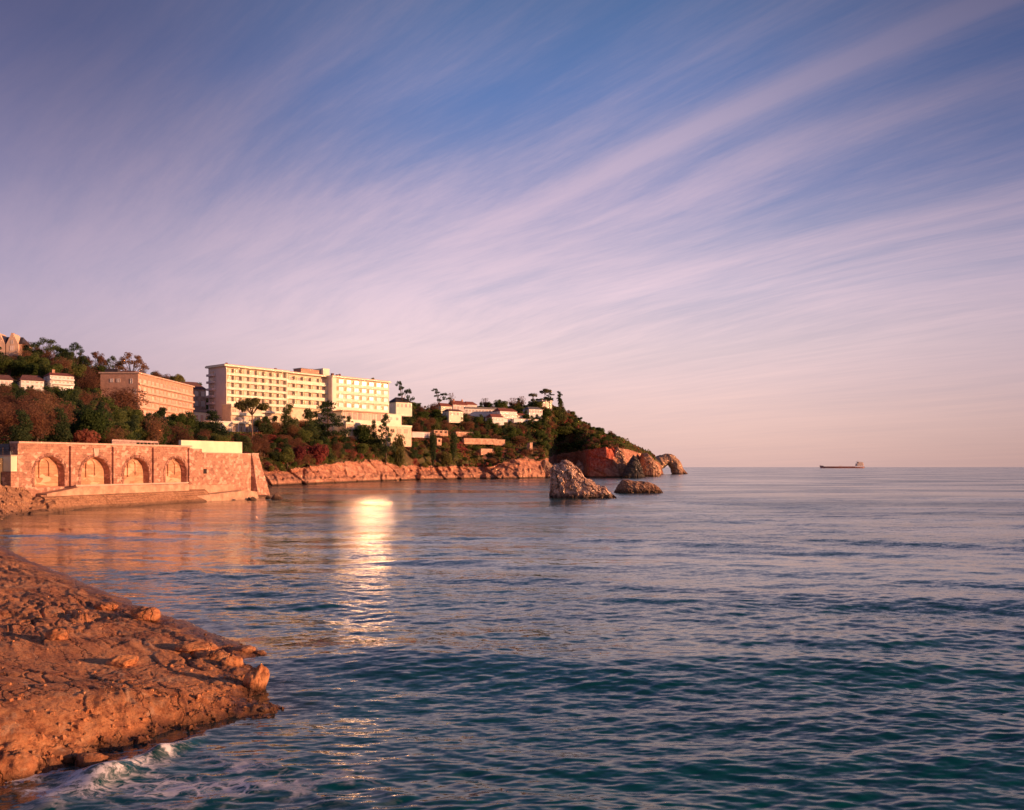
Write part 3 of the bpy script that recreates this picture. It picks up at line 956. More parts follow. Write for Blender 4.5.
def build_sea_wall():
    t = empty("arched_sea_wall", (WA.x, WA.y, 0), WRZ)
    tag(t, "long pink stone sea wall with four blind arches above the quay", "sea wall")
    umax = wu(190)
    top = lambda u: 10.75 + 0.35 * u / umax
    zb = 3.75
    arches = [(wu(34.5), wu(64.5)), (wu(81), wu(110)), (wu(124), wu(149)), (wu(165.5), wu(186.5))]
    w = MB()
    prev = -0.4
    piers = []
    for i, (a, b) in enumerate(arches):
        piers.append((prev, a)); prev = b
    piers.append((prev, umax))
    for a, b in piers:
        w.prism_xz([(a, -1.0), (b, -1.0), (b, top(b)), (a, top(a))], 0, 1.6)
    for a, b in arches:
        r = (b - a) / 2; c = (a + b) / 2; zc = 8.75 - r * 0.92
        arc = [(x, zc + (z - zc) * 0.92) for x, z in arc_pts(c, zc, r, 20)]
        w.prism_xz([(a, top(a))] + arc + [(b, top(b))], 0, 1.6)
        w.box(a, b, 0, 1.6, -1.0, zb)
    w.build("wall", M_STONE, t)
    for i, (a, b) in enumerate(arches):
        r = (b - a) / 2; c = (a + b) / 2; zc = 8.75 - r * 0.92
        inf = MB().box(a - 0.05, b + 0.05, 1.25, 1.55, zb - 0.05, 8.95).build("arch_infill", M_INFILL, t)
        o = arc_pts(c, zc, r + 0.02, 20); q = arc_pts(c, zc, r + 0.62, 20)
        ring = MB()
        for k in range(20):
            g0, g1 = 0.0, 0.0
            pl = [(o[k][0], zc + (o[k][1] - zc) * .92), (o[k + 1][0], zc + (o[k + 1][1] - zc) * .92), (q[k + 1][0], zc + (q[k + 1][1] - zc) * .92), (q[k][0], zc + (q[k][1] - zc) * .92)]
            cx = sum(x for x, z in pl) / 4; cz = sum(z for x, z in pl) / 4
            pl = [(cx + (x - cx) * 0.93, cz + (z - cz) * 0.97) for x, z in pl]
            ring.prism_xz(pl, -0.06 - 0.05 * (k % 2), 0.3)
        for sgn, xx in ((-1, a), (1, b)):
            zz = zb + 0.05
            while zz < zc - 0.3:
                ww = 0.5 + 0.18 * ((int(zz * 10)) % 2)
                x0, x1 = (xx - ww, xx - 0.01) if sgn < 0 else (xx + 0.01, xx + ww)
                ring.box(x0, x1, -0.06, 0.3, zz, zz + 0.42)
                zz += 0.5
        ring.build("arch_ring", M_RING, t)
        # the small blind niche inside
        nw, nz0, nz1 = 0.85, zb + 1.7, zb + 3.6
        fr = MB()
        outer = [(c - nw - 0.28, nz0 - 0.28)] + arc_pts(c, nz1, nw + 0.28, 12) + [(c + nw + 0.28, nz0 - 0.28)]
        inner = [(c - nw, nz0)] + arc_pts(c, nz1, nw, 12) + [(c + nw, nz0)]
        n = len(outer)
        for k in range(n):
            k2 = (k + 1) % n
            fr.prism_xz([outer[k], outer[k2], inner[k2], inner[k]], 1.0, 1.26)
        nich = fr.build("niche", M_INFILL, t)
        MB().prism_xz(inner, 1.2, 1.26).build("niche_panel", M_INFILL, nich)
        if i in (1,):
            MB().prism_xz([(c - 0.42, 8.95), (c + 0.42, 8.95), (c + 0.65, 10.3), (c - 0.65, 10.3)], -0.16, 0.2).build("keystone", M_COPE, t)
    for k, px in enumerate((71, 113.5, 153.5, 189)):
        u = wu(px)
        MB().box(u - 0.45, u + 0.45, -0.42, 0.2, 2.0, top(u) - 0.25).build("pilaster", M_STONE, t)
    MB().prism_xz([(-0.4, top(0) + 0.002), (umax + 0.4, top(umax) + 0.002), (umax + 0.4, top(umax) + 0.3), (-0.4, top(0) + 0.3)], -0.22, 1.7).build("coping", M_COPE, t)

    # plain wall that carries on, buttress at the end
    t2 = empty("plain_sea_wall", (WA.x, WA.y, 0), WRZ)
    tag(t2, "plain rubble stone wall without arches, under the cream rendered wall", "sea wall")
    u1 = wu(252)
    ztop = 9.95
    MB().prism_xz([(umax + 0.003, -1), (u1, -1), (u1, ztop), (umax + 4.2, ztop), (umax + 4.2, ztop + 0.85), (umax + 0.003, ztop + 0.85)], 0.25, 2.0).build("wall", M_STONE, t2)
    MB().box(umax + 4.25, u1, 0.12, 1.2, ztop + 0.003, ztop + 0.16).build("coping", M_COPE, t2)
    ud = wu(206)
    MB().box(ud - 0.55, ud + 0.55, 0.18, 0.3, 5.6, 6.6).build("drain_opening", M_DARK, t2)
    t3 = empty("stone_buttress", (WA.x, WA.y, 0), WRZ)
    tag(t3, "leaning stone buttress closing the far end of the sea wall", "buttress")
    b = MB()
    b.add([(u1 + 0.1, -1.8, -1), (u1 + 5.4, -1.8, -1), (u1 + 5.4, 4, -1), (u1 + 0.1, 4, -1),
           (u1 + 0.1, 0.05, ztop), (u1 + 2.6, 0.05, ztop), (u1 + 2.6, 3, ztop), (u1 + 0.1, 3, ztop)],
          [(0, 3, 2, 1), (4, 5, 6, 7), (0, 1, 5, 4), (1, 2, 6, 5), (2, 3, 7, 6), (3, 0, 4, 7)])
    b.build("buttress_block", M_STONE, t3)
    MB().box(u1 + 0.05, u1 + 2.75, -0.05, 3.1, ztop + 0.003, ztop + 0.25).build("coping", M_COPE, t3)
    # rendered wall standing on top
    ua, ub = umax + 0.1, wu(250.5)
    t4 = MB().prism_xz([(ua, 9.3), (ub, 9.3), (ub, 12.75), (ua, 12.55)], 2.2, 2.8)
    o = t4.build("rendered_wall", M_CREAM)
    o.location = (WA.x, WA.y, 0); o.rotation_euler = (0, 0, WRZ)
    tag(o, "long pale cream rendered wall standing on top of the plain stone wall", "garden wall")
    # backfill ground behind
    f = MB().box(-12, umax, 1.65, 26, -2, 8.4).box(umax + 0.003, u1 + 2, 2.1, 20, -2, 9.2)
    o = f.build("terrace_ground", simple("terrace earth", (0.16, 0.11, 0.07), 0.9))
    o.location = (WA.x, WA.y, 0); o.rotation_euler = (0, 0, WRZ)
    tag(o, "earth terrace behind the sea wall", kind='structure')

    # quay in front
    q = empty("concrete_quay", (WA.x, WA.y, 0), WRZ)
    tag(q, "low pale concrete quay running along the foot of the arches", "quay")
    qa, qb = wu(36), wu(183)
    MB().prism_xz([(qa, 1.8), (qb - 1, 1.8), (qb - 1, 3.6), (qa + 7, 3.7), (qa + 5, 3.3), (qa, 2.7)], -2.2, 0.0).build("deck", M_CONC, q)
    MB().box(qa + 6, qb - 1.2, -2.26, -1.8, 3.72, 4.0).build("kerb", M_COPE, q)
    l = empty("stone_landing", (WA.x, WA.y, 0), WRZ)
    tag(l, "long low stone landing at the waterline below the plain wall", "landing")
    MB().prism_xz([(qb - 0.6, -1), (wu(226), -1), (wu(226), 3.2), (qb - 0.6, 3.3)], -1.9, 0.2).build("upper_step", M_CONC, l)
    MB().prism_xz([(qb - 1.5, -1), (wu(243), -1), (wu(240), 1.5), (wu(228), 1.9), (qb - 1.5, 1.25)], -4.4, -1.95).build("lower_step", M_CONC, l)

    # left end: rendered block on a stone base, railings above
    k = empty("rendered_kiosk", (WA.x, WA.y, 0), WRZ)
    tag(k, "small pale rendered block at the near left end of the sea wall", "kiosk")
    MB().box(-1.6, -0.42, 0.1, 16, 6.3, 8.7).build("wall", M_CREAM, k)
    MB().box(-1.9, -0.44, -0.2, 16, 0, 6.28).build("base", M_STONE, k)
    MB().box(-1.75, -0.43, -0.05, 16, 8.703, 8.9).build("coping", M_COPE, k)
    r = empty("railing", (WA.x, WA.y, 8.9), WRZ)
    tag(r, "dark iron railing on top of the pale rendered block", "railing")
    for i in range(9):
        MB().box(-1.25, -1.17, 0.3 + i * 1.8, 0.38 + i * 1.8, 0, 1.25).build("post", M_RUST, r)
    for z in (0.45, 0.85, 1.2):
        MB().box(-1.24, -1.18, 0.3, 14.8, z, z + 0.06).build("rail", M_RUST, r)
    g = MB().box(-0.9, -0.3, 1.0, 16, 8.95, 9.5).box(0.2, 2.2, 2.4, 5.0, 8.4, 10.7)
    g = g.build("utility_cabinet", simple("grey cabinet", (0.13, 0.13, 0.15), 0.6))
    g.location = (WA.x, WA.y, 0); g.rotation_euler = (0, 0, WRZ)
    tag(g, "grey cabinet behind the railing at the left end of the sea wall", "cabinet")
    # white railing panel behind the wall
    ra = wu(126); rb = wu(171)
    fz = empty("terrace_fence", (WA.x, WA.y, 0), WRZ)
    tag(fz, "low pinkish slatted fence showing over the top of the arched wall", "fence")
    mm = simple("faded fence paint", (0.45, 0.30, 0.26), 0.8)
    n = 12
    for i in range(n + 1):
        u = ra + (rb - ra) * i / n
        MB().box(u - .08, u + .08, 3.0, 3.16, 8.4, 12.05).build("post", mm, fz)
    MB().box(ra, rb, 3.02, 3.14, 11.75, 12.15).box(ra, rb * 0.5 + ra * 0.5, 3.02, 3.14, 11.3, 11.7).build("panel", mm, fz)


build_sea_wall()


def local_grid(name, label, mt, us, vs, hfun, kind='structure'):
    U, V = np.meshgrid(us, vs)
    Z = hfun(U, V)
    n = Vector((WDIR.y, -WDIR.x))
    X = WA.x + U * WDIR.x + V * n.x
    Y = WA.y + U * WDIR.y + V * n.y
    o = link(name, grid_mesh(name, X, Y, Z, mt, smooth=False))
    tag(o, label, kind=kind)
    return o


def ledge_mat():
    m, t, p = mat("ledge rock")
    g = t.node('ShaderNodeNewGeometry')
    pos = g.outputs['Position']
    x, y, z = t.sep(pos)
    n = t.noise(pos, 0.9, 6, 0.65)
    n2 = t.noise(pos, 4.0, 4, 0.65)
    c = t.ramp(t.math('ADD', t.math('MULTIPLY', n, .5), t.math('MULTIPLY', n2, .5)), [(0.34, (0.13, 0.06, 0.035)), (0.47, (0.32, 0.155, 0.08)), (0.6, (0.46, 0.25, 0.14)), (0.7, (0.56, 0.38, 0.25))])
    c = t.mix(t.mapr(z, 0.15, 0.9, 0.75, 0.0), c, (0.09, 0.05, 0.03))
    t.l.new(c, p.inputs['Base Color'])
    p.inputs['Roughness'].default_value = 0.85
    bump(t, p, n2, 0.8, 0.12)
    return m


M_LEDGE = ledge_mat()


def apron(U, V):
    """rock ledge sloping from the quay face into the water"""
    w = 5.0 + 1.2 * vnoise(U / 6.0, U * 0, seed=81) - 1.2 * sstep(34, 48, U)
    f = np.clip((V - 2.0) / (w - 2.0), 0, 1.4)
    z = 2.5 * (1 - f ** 1.6) + 0.25 * fbm(U / 2.0, V / 1.0, oct=4, seed=82) * (V > 2.6)
    step = np.floor(z * 2.4) / 2.4
    z = 0.45 * z + 0.55 * step
    z = np.where(U > 44, np.minimum(z, 0.6 - 0.4 * f), z)
    return np.where(f >= 1.3, -1.5, z)


local_grid("quay_ledge", "brown rock ledge below the quay at the waterline", M_LEDGE, np.linspace(2, 66, 260), np.linspace(2.0, 8.5, 34), apron)


def foreshore():
    px = np.arange(-90, 84, 0.7)
    yw = np.interp(px, [-90, 0, 30, 60, 84], [536, 518.5, 514, 511.5, 508.5])
    s = np.linspace(-0.12, 1, 60)
    PX, S = np.meshgrid(px, s)
    D0 = CAM_H * F / (np.broadcast_to(yw, PX.shape) - HOR)
    D1 = np.array([min(line_hit(WA, WDIR, q, 0.1)[1], 134.2) if q > -60 else 134.2 for q in px])
    D1 = np.maximum(np.broadcast_to(D1, PX.shape), D0 + 1.5)
    D = D0 + (D1 - D0) * S
    X = (PX - 512) / F * D
    htop = np.interp(px, [-90, 0, 22, 34, 50, 75, 84], [4.8, 4.4, 3.6, 2.2, 1.6, 1.2, 0.6])
    Z = htop * np.clip(S, 0, 1) ** 1.4
    f1, f2, cid, ox, oy = voro(X / 0.8, D / 1.1, seed=88)
    Z = Z + (0.75 * (cid - 0.4) * sstep(0, 0.25, f2 - f1)) * sstep(-0.02, 0.12, S) + 0.3 * fbm(X / 3, D / 3, oct=3, seed=89)
    Z = np.where(S < 0, -1.0, Z)
    o = link("foreshore", grid_mesh("foreshore", X, D, Z, M_LEDGE, smooth=False))
    tag(o, "sloping rubble foreshore at the left end of the sea wall", kind='structure')


foreshore()


# ------------------------------------------------------------------ free standing rocks
def rock_mat(name, stops, scale=0.5, wetz=1.3):
    m, t, p = mat(name)
    g = t.node('ShaderNodeNewGeometry')
    pos = g.outputs['Position']
    x, y, z = t.sep(pos)
    n = t.noise(pos, scale, 6, 0.68)
    n2 = t.noise(pos, scale * 5, 5, 0.68)
    c = t.ramp(t.math('ADD', t.math('MULTIPLY', n, .5), t.math('MULTIPLY', n2, .5)), stops)
    c = t.mix(t.mapr(t.math('SUBTRACT', z, t.math('MULTIPLY', n, 0.5)), 0.0, wetz, 0.85, 0.0), c, (0.05, 0.03, 0.02))
    t.l.new(c, p.inputs['Base Color'])
    p.inputs['Roughness'].default_value = 0.85
    p.inputs['Specular IOR Level'].default_value = 0.2
    bump(t, p, t.noise(pos, scale * 4, 8, 0.72), 1.0, 0.10 / scale)
    return m


M_PALE = rock_mat("pale pink limestone", [(0.36, (0.14, 0.08, 0.06)), (0.44, (0.42, 0.26, 0.19)), (0.53, (0.62, 0.42, 0.32)), (0.66, (0.72, 0.56, 0.46))])
M_BROWN = rock_mat("brown limestone", [(0.34, (0.10, 0.055, 0.04)), (0.46, (0.30, 0.16, 0.10)), (0.58, (0.48, 0.29, 0.19)), (0.7, (0.60, 0.42, 0.30))])
M_ORANGE = rock_mat("orange limestone", [(0.34, (0.18, 0.09, 0.06)), (0.46, (0.40, 0.23, 0.15)), (0.58, (0.52, 0.34, 0.23)), (0.7, (0.58, 0.44, 0.33))], 0.25)
M_SHADOW = rock_mat("shade dark rock", [(0.34, (0.05, 0.055, 0.045)), (0.5, (0.10, 0.085, 0.075)), (0.66, (0.19, 0.14, 0.12))], 0.25)  # shade of the buttress's unlit side put into the rock colour


def crag(name, label, cat, D, outline, depth, mt, seed=1, rough=1.0, group=None, nx=110, nb=60, lean=0.0, sharp=0.55):
    """free standing rock: skyline given as (px, py) pairs, real depth, broken surface"""
    o = sorted(outline)
    xs = np.array([Xp(a, D) for a, b in o]); zs = np.array([Zp(b, D) for a, b in o])
    x0, x1 = xs[0], xs[-1]
    w = x1 - x0
    size = max(zs.max(), 1.0)
    A, B = np.meshgrid(np.linspace(0, 1, nx), np.linspace(0, 1, nb))
    X = x0 + w * A
    top = np.interp(X, xs, zs)
    ang = (B - 0.5) * math.pi                       # -90 at the front foot, +90 at the back foot
    foot = depth / 2 * (0.35 + 0.65 * np.sqrt(np.clip(1 - (2 * A - 1) ** 2, 0, 1)))
    fy = np.sign(np.sin(ang)) * np.abs(np.sin(ang)) ** 0.9
    fz = np.cos(ang) ** sharp
    Y = fy * foot
    Z = -0.8 + (top + 0.8) * fz
    n = fbm(X / (size * .32), Y / (size * .32), Z / (size * .22), oct=5, seed=seed, ridged=True, gain=0.55)
    n2 = fbm(X / (size * .10), Y / (size * .10), Z / (size * .08), oct=4, seed=seed + 5, gain=0.6)
    f1, f2, cid, ox, oy = voro((X + Y * .5) / (size * .15) + 0.5 * n2, (Z + X * 0.35) / (size * .11) + 0.5 * n2, seed=seed + 9)
    amp = size * 0.085 * rough
    k = (0.4 + 0.6 * np.clip(Z / size, 0, 1))
    crack = sstep(0, 0.12, f2 - f1)
    off = amp * (n * 0.8 + n2 * 0.4 + (cid - 0.5) * 1.1 * crack - 0.7 * (1 - crack))
    Y = Y - 0.30 * foot * (1 - A) * fz            # the broad side faces the afternoon sun
    X = X + off * (2 * A - 1) * 0.25 + amp * 0.35 * n2
    Y = Y + off * np.sign(fy + 1e-9) * np.abs(fy) ** 0.5 + lean * Z
    Z = Z + off * 0.55 * fz * k
    X0, Y0 = (x0 + x1) / 2, D + depth / 2 * 0.6
    me = grid_mesh(name, X - X0, Y + D + depth * 0.3 - Y0, Z, mt, smooth=False)
    ob = link(name, me, loc=(X0, Y0, 0))
    tag(ob, label, cat, group)
    return ob


crag("sea_rock", "tall pale jagged rock standing in the bay, steep on its left side", "sea rock", 190,
     [(550, 498), (551.5, 484), (552.5, 468), (555, 463.5), (560, 464), (563, 462), (568, 461.5), (572, 463), (575, 466), (580, 470.5), (585, 478), (591, 479.5), (597, 486), (601, 487.5), (605, 487), (609, 492), (616, 498.5)], 8.5, M_PALE, 3, 1.2, nx=170, nb=90)
crag("sea_rock", "low dark ended rock lying in the bay right of the tall pale rock", "sea rock", 228,
     [(615, 493), (618, 487), (622, 481), (627, 480), (634, 481), (642, 481.5), (650, 482.5), (656, 485), (660, 488), (664, 493)], 7.0, M_BROWN, 12, 1.1, nx=130, nb=60)
crag("cliff_stack", "dark triangular rock buttress at the foot of the red cliff", "rock", 560,
     [(622.5, 479), (625, 470), (628, 464), (631, 459), (634, 455.5), (637, 457), (640, 462), (643, 470), (646, 479)], 14, M_SHADOW, 31, 0.7)
crag("cliff_stack", "orange lit rock pillar just right of the red cliff", "rock", 574,
     [(609, 479), (612, 462), (615, 449), (618, 447), (623, 452), (627, 462), (630, 470), (633, 479)], 12, M_ORANGE, 36, 0.7)
crag("cliff_stack", "broad orange rock face at the sea end of the headland", "rock", 640,
     [(637, 478), (640, 462), (643, 454), (648, 453), (653, 458), (657, 464), (660, 469), (662, 476)], 30, M_ORANGE, 41, 0.8)
crag("beach_rock", "pale slab of rock at the foot of the cove beside the tall sea rock", "rock", 600,
     [(573, 478), (576, 466), (579, 460), (583, 464), (588, 471), (594, 478)], 14, M_PALE, 46, 0.7)
crag("cliff_stack", "broken orange rock spur closing the left side of the shaded cove", "rock", 548,
     [(533, 480), (537, 470), (541, 463), (545, 460), (549, 462), (553, 466), (557, 470), (561, 474), (566, 479)], 18, M_ORANGE, 48, 0.9)
crag("wall_rock", "small brown rock in the water off the end of the sea wall", "rock", 184,
     [(270, 499), (272, 496.5), (274.5, 494), (278, 494.5), (281, 497), (283, 499)], 1.8, M_BROWN, 51, 0.6, nx=40, nb=24)
crag("wall_rock", "round brown rocks piled against the foot of the stone buttress", "rock", 180,
     [(246, 501), (248, 497), (250, 499), (251.5, 496.5), (254, 498), (256, 501)], 2.2, M_BROWN, 52, 0.6, nx=40, nb=24)
crag("skerry", "tiny dark rock awash beside the end of the sea wall", "rock", 186,
     [(265, 498), (267, 495.5), (269, 496), (271, 498)], 1.2, M_SHADOW, 53, 0.5, nx=24, nb=16)


def build_arch():
    """natural rock arch off the tip: thick bent limb with a real opening"""
    D = 850.0
    pts = [(652, 468, 8.0), (656.5, 464.5, 6.6), (661, 462, 6.2), (665.5, 459.8, 5.2), (669.5, 459.6, 5.2), (673.4, 462, 5.2), (675.8, 466, 5.2), (677, 470, 5.3), (677.6, 475.5, 6.0)]
    P = np.array([(Xp(a, D), Zp(b, D)) for a, b, r in pts]); Rr = np.array([r for a, b, r in pts])
    tt = np.linspace(0, len(pts) - 1, 90); idx = np.arange(len(pts))
    cx = np.interp(tt, idx, P[:, 0]); cz = np.interp(tt, idx, P[:, 1]); rr = np.interp(tt, idx, Rr)
    for _ in range(3):
        cx[1:-1] = (cx[:-2] + cx[1:-1] * 2 + cx[2:]) / 4; cz[1:-1] = (cz[:-2] + cz[1:-1] * 2 + cz[2:]) / 4
    dx, dz = np.gradient(cx), np.gradient(cz)
    l = np.hypot(dx, dz); nx_, nz_ = -dz / l, dx / l
    an = np.linspace(0, 2 * math.pi, 49)
    T, A = np.meshgrid(np.arange(90), an)
    ca, sa = np.cos(A), np.sin(A)
    X = cx[T] + nx_[T] * rr[T] * ca; Z = cz[T] + nz_[T] * rr[T] * ca; Y = rr[T] * 1.5 * sa
    off = 1.3 * fbm(X / 5, Y / 5, Z / 5, oct=4, seed=61, ridged=True) + 0.6 * fbm(X / 1.8, Y / 1.8, Z / 1.8, oct=3, seed=62)
    off = np.concatenate([off[:-1], off[:1]], 0)
    X = X + nx_[T] * ca * off; Z = Z + nz_[T] * ca * off; Y = Y + sa * off
    c = (Xp(670, D), D, 0)
    root = link("rock_arch", grid_mesh("rock_arch", X - c[0], Y, Z, M_ORANGE, smooth=False), loc=c)
    tag(root, "natural rock arch with sky showing through at the tip of the headland", "rock arch")
    crag("arch_stack", "small pointed rock stack just beyond the natural arch", "rock", 846,
         [(677.5, 475.5), (679, 470), (680, 464), (680.3, 462.5), (681.5, 466), (684, 469), (687, 473), (690, 475.5)], 9, M_BROWN, 66, 0.6, nx=50, nb=36)


build_arch()
# ------------------------------------------------------------------ buildings
M_HOTEL = simple("hotel cream paint", (0.84, 0.80, 0.62), 0.7, 0.05, 0.25)
M_HOTEL2 = simple("hotel end wall shade tone", (0.72, 0.60, 0.56), 0.75, 0.05, 0.25)  # pinkish, duller than the cream: shade of the end walls put into the colour
M_PANEL = simple("orange balcony panels", (0.72, 0.42, 0.24), 0.7, 0.12, 0.5)
M_BACK = simple("balcony back wall", (0.74, 0.58, 0.42), 0.8, 0.1, 0.5)
M_WHITE = simple("white paint", (0.80, 0.76, 0.72), 0.6, 0.04, 1.0)
M_ANNEX = simple("salmon brick", (0.56, 0.32, 0.23), 0.85, 0.1, 0.6)
M_REDROOF = simple("red roof tiles", (0.30, 0.10, 0.075), 0.85, 0.2, 1.5)
M_BROWNROOF = simple("brown roof tiles", (0.19, 0.09, 0.085), 0.85, 0.2, 1.5)
M_SLATE = simple("dark slate roof", (0.06, 0.05, 0.06), 0.7, 0.2, 1.5)
M_TERR = simple("terracotta retaining stone", (0.60, 0.34, 0.23), 0.85, 0.22, 0.6)
M_GREYR = simple("grey flat roof", (0.22, 0.21, 0.22), 0.8, 0.15, 0.5)


def glass_mat(name, base, rough):
    m, t, p = mat(name)
    oi = t.node('ShaderNodeObjectInfo')
    c = t.mix(oi.outputs['Random'], base, tuple(min(1, b * 2.2 + .02) for b in base))
    t.l.new(c, p.inputs['Base Color'])
    p.inputs['Roughness'].default_value = rough
    p.inputs['Specular IOR Level'].default_value = 1.0
    p.inputs['IOR'].default_value = 1.7
    return m


M_GLINT = glass_mat("glint mirror glazing", (0.90, 0.70, 0.48), 0.035)
M_GLINT.node_tree.nodes['Principled BSDF'].inputs['Metallic'].default_value = 0.65  # mirror finish added so these panes throw the sun glint onto the water
M_DIM = glass_mat("dull glazing", (0.42, 0.29, 0.21), 0.11)  # weaker reflecting panes, tuned for the faint trail below the glint
M_DIM.node_tree.nodes['Principled BSDF'].inputs['Specular IOR Level'].default_value = 0.42
M_DIM.node_tree.nodes['Principled BSDF'].inputs['IOR'].default_value = 1.45
M_GLASS = glass_mat("window glass", (0.42, 0.29, 0.21), 0.09)
_WM = {}


def window_mesh(w, h, bars=1, frame=None, style=''):
    """frame, mullions and glass in one mesh; local x right, z up, face towards -y"""
    key = (round(w, 2), round(h, 2), bars, frame.name if frame else '', style)
    glass = M_GLINT if 'glint' in style else M_DIM if 'dim' in style else M_GLASS
    if key in _WM: return _WM[key]
    f = 0.09
    m = MB()
    m.box(0, w, -0.02, 0.05, 0, h, 1)
    m.box(0, w, -0.09, -0.021, 0, f, 0); m.box(0, w, -0.09, -0.021, h - f, h, 0)
    m.box(0, f, -0.09, -0.021, f, h - f, 0); m.box(w - f, w, -0.09, -0.021, f, h - f, 0)
    for i in range(bars):
        x = w * (i + 1) / (bars + 1)
        m.box(x - .04, x + .04, -0.085, -0.021, f, h - f, 0)
    if 'curtain' in style:
        m.box(f, w * 0.22, -0.055, -0.022, f, h - f, 2)
    me = m.mesh("window", [frame or M_WHITE, glass, M_BACK])
    _WM[key] = me
    return me


def add_window(parent, x, y, z, w, h, rz=0.0, bars=1, name="window", frame=None, style=''):
    o = link(name, window_mesh(w, h, bars, frame, style), parent, (x, y, z))
    o.rotation_euler = (0, 0, rz)
    return o


HA = Vector((-131.9, 392.0)); HDIR = Vector((0.6204, 0.7843)).normalized()
HRZ = math.atan2(HDIR.y, HDIR.x)
def hu(px, out=0): return line_hit(HA, HDIR, px, out)[0]


def build_hotel():
    t = empty("hotel", (HA.x, HA.y, 22.0), HRZ)
    tag(t, "long cream multi storey hotel with rows of balconies on the wooded hill", "hotel")
    Z = lambda z: z - 22.0
    uL, uM, uR = hu(287), hu(328.5), hu(385)
    dep = 14.5
    # core walls
    core = MB()
    core.box(0.35, uL, 1.6, dep, Z(20), Z(53.5))
    core.box(uL + .003, uM, 1.9, dep, Z(20), Z(53.4))
    core.box(uM + .003, uR - 0.35, -1.6, dep - 0.4, Z(20), Z(53.3))
    core.build("wall", M_BACK, t)
    MB().box(0, 0.347, 0, 8.0, Z(20), Z(53.5)).box(0.05, 0.347, 8.003, dep, Z(20), Z(53.5)).build("end_wall", M_HOTEL2, t)
    MB().box(uM - 0.4, uM, -3.2, 1.88, Z(20), Z(53.3)).build("end_wall", M_HOTEL2, t)
    MB().box(uM + 0.003, uM + 2.4, -3.25, -1.62, Z(20), Z(53.3)).build("pier", M_HOTEL, t)
    MB().box(uR - 0.347, uR, -3.2, dep - .4, Z(20), Z(53.3)).build("pier", M_HOTEL, t)
    # balconies: one cream band per storey and wing, fins between the bays
    MB().box(uM + 2.41, uR - 0.36, -2.55, -1.603, Z(21), Z(53.2)).build("wing_wall", M_BACK, t)
    def wing(u0, u1, front, rows, bays, bandh, wh, finw, style='curtain', rec=1.55):
        bw = (u1 - u0) / bays
        for k, zc in enumerate(rows):
            zb = zc - wh / 2 - bandh
            MB().box(u0, u1, front, front + 1.597, Z(zb), Z(zb) + 0.22).box(u0, u1, front, front + 0.14, Z(zb) + 0.223, Z(zb) + bandh).build("balcony", M_HOTEL, t)
            for i in range(bays):
                x = u0 + i * bw
                add_window(t, x + bw * 0.40, front + rec, Z(zb) + 0.25, bw * 0.54, wh + bandh - 0.45, bars=1, style=style if zc < 45 or 'glint' not in style else 'dim', rz=R(-8) if 'glint' in style else 0.0)  # right block panes turned to aim the sun glint at the water
        f = MB()
        for i in range(bays + 1):
            x = min(max(u0 + i * bw, u0 + finw / 2), u1 - finw / 2)
            f.box(x - finw / 2, x + finw / 2, front + 0.145, front + rec + 0.04, Z(rows[-1] - wh), Z(rows[0] + wh / 2 + .2))
        f.build("balcony_divider", M_HOTEL, t)
        for k, zc in enumerate(rows):
            zb = zc - wh / 2 - bandh
            for i in range(bays):
                x = u0 + i * bw
                if (i * 7 + k * 3) % 4 != 1:
                    key = ('shutter', round(bw, 2), round(bandh, 2))
                    if key not in _WM:
                        _WM[key] = MB().box(0, bw * 0.28, -0.08, 0, 0, wh + bandh - 0.55).mesh("shutter", [M_PANEL])
                    link("shutter", _WM[key], t, (x + bw * 0.08, front + rec + 0.03, Z(zb) + 0.25))
    wing(0.36, uL - 0.2, 0.0, [51.7, 48.4, 45.1, 41.8, 38.5, 35.2], 8, 1.15, 2.0, 0.22)
    wing(uL + 0.3, uM - 0.45, 0.3, [51.2, 47.4, 43.5, 39.4], 5, 1.75, 1.9, 0.25)
    wing(uM + 2.41, uR - 0.36, -3.2, [51.6, 47.7, 43.8, 39.4], 7, 1.5, 2.3, 0.25, 'glint', 0.5)
    MB().box(uL - 0.195, uL + 0.295, -0.1, 1.59, Z(22), Z(53.5)).build("pier", M_HOTEL, t)
    # roofs
    rf = MB().box(-1.3, uL + 1.0, -1.0, dep + .8, Z(53.503), Z(54.3)).build("roof", M_HOTEL, t)
    MB().box(-1.0, uL + .9, -0.7, dep + .5, 54.303 - 22, 54.55 - 22).build("roof_edge", M_ANNEX, rf)
    rf = MB().box(uL + 1.003, uM - 0.6, -0.5, dep + .5, Z(53.42), Z(54.1)).build("roof", M_HOTEL, t)
    MB().box(uL + 1.2, uM - 0.8, -0.2, dep, 54.103 - 22, 54.35 - 22).build("roof_edge", M_ANNEX, rf)
    rf = MB().box(uM - 0.597, uR + 0.8, -4.0, dep + .2, Z(53.303), Z(54.0)).build("roof", M_HOTEL, t)
    MB().box(uM - 0.3, uR + .5, -3.7, dep, 54.003 - 22, 54.25 - 22).build("roof_edge", M_ANNEX, rf)
    # lift house and plant on the roof
    MB().box(hu(306) , hu(325), 4, 10, Z(54.36), Z(56.9)).build("roof_house", M_ANNEX, t)
    MB().box(hu(305.5), hu(325.4), 3.7, 10.3, Z(56.903), Z(57.15)).build("roof_house", M_GREYR, t)
    MB().box(hu(325.6), hu(332), 2.0, 9, Z(54.36), Z(58.0)).build("roof_house", M_HOTEL, t)
    for px, w, h in ((230, .8, 1.1), (279, 1.0, 1.0), (336, 1.2, 1.6), (341, 1.4, 1.3), (343.5, .7, 1.7)):
        u = hu(px)
        MB().box(u, u + w, 3, 3 + w, Z(54.36), Z(54.5 + h)).build("roof_vent", M_BROWNROOF, t)
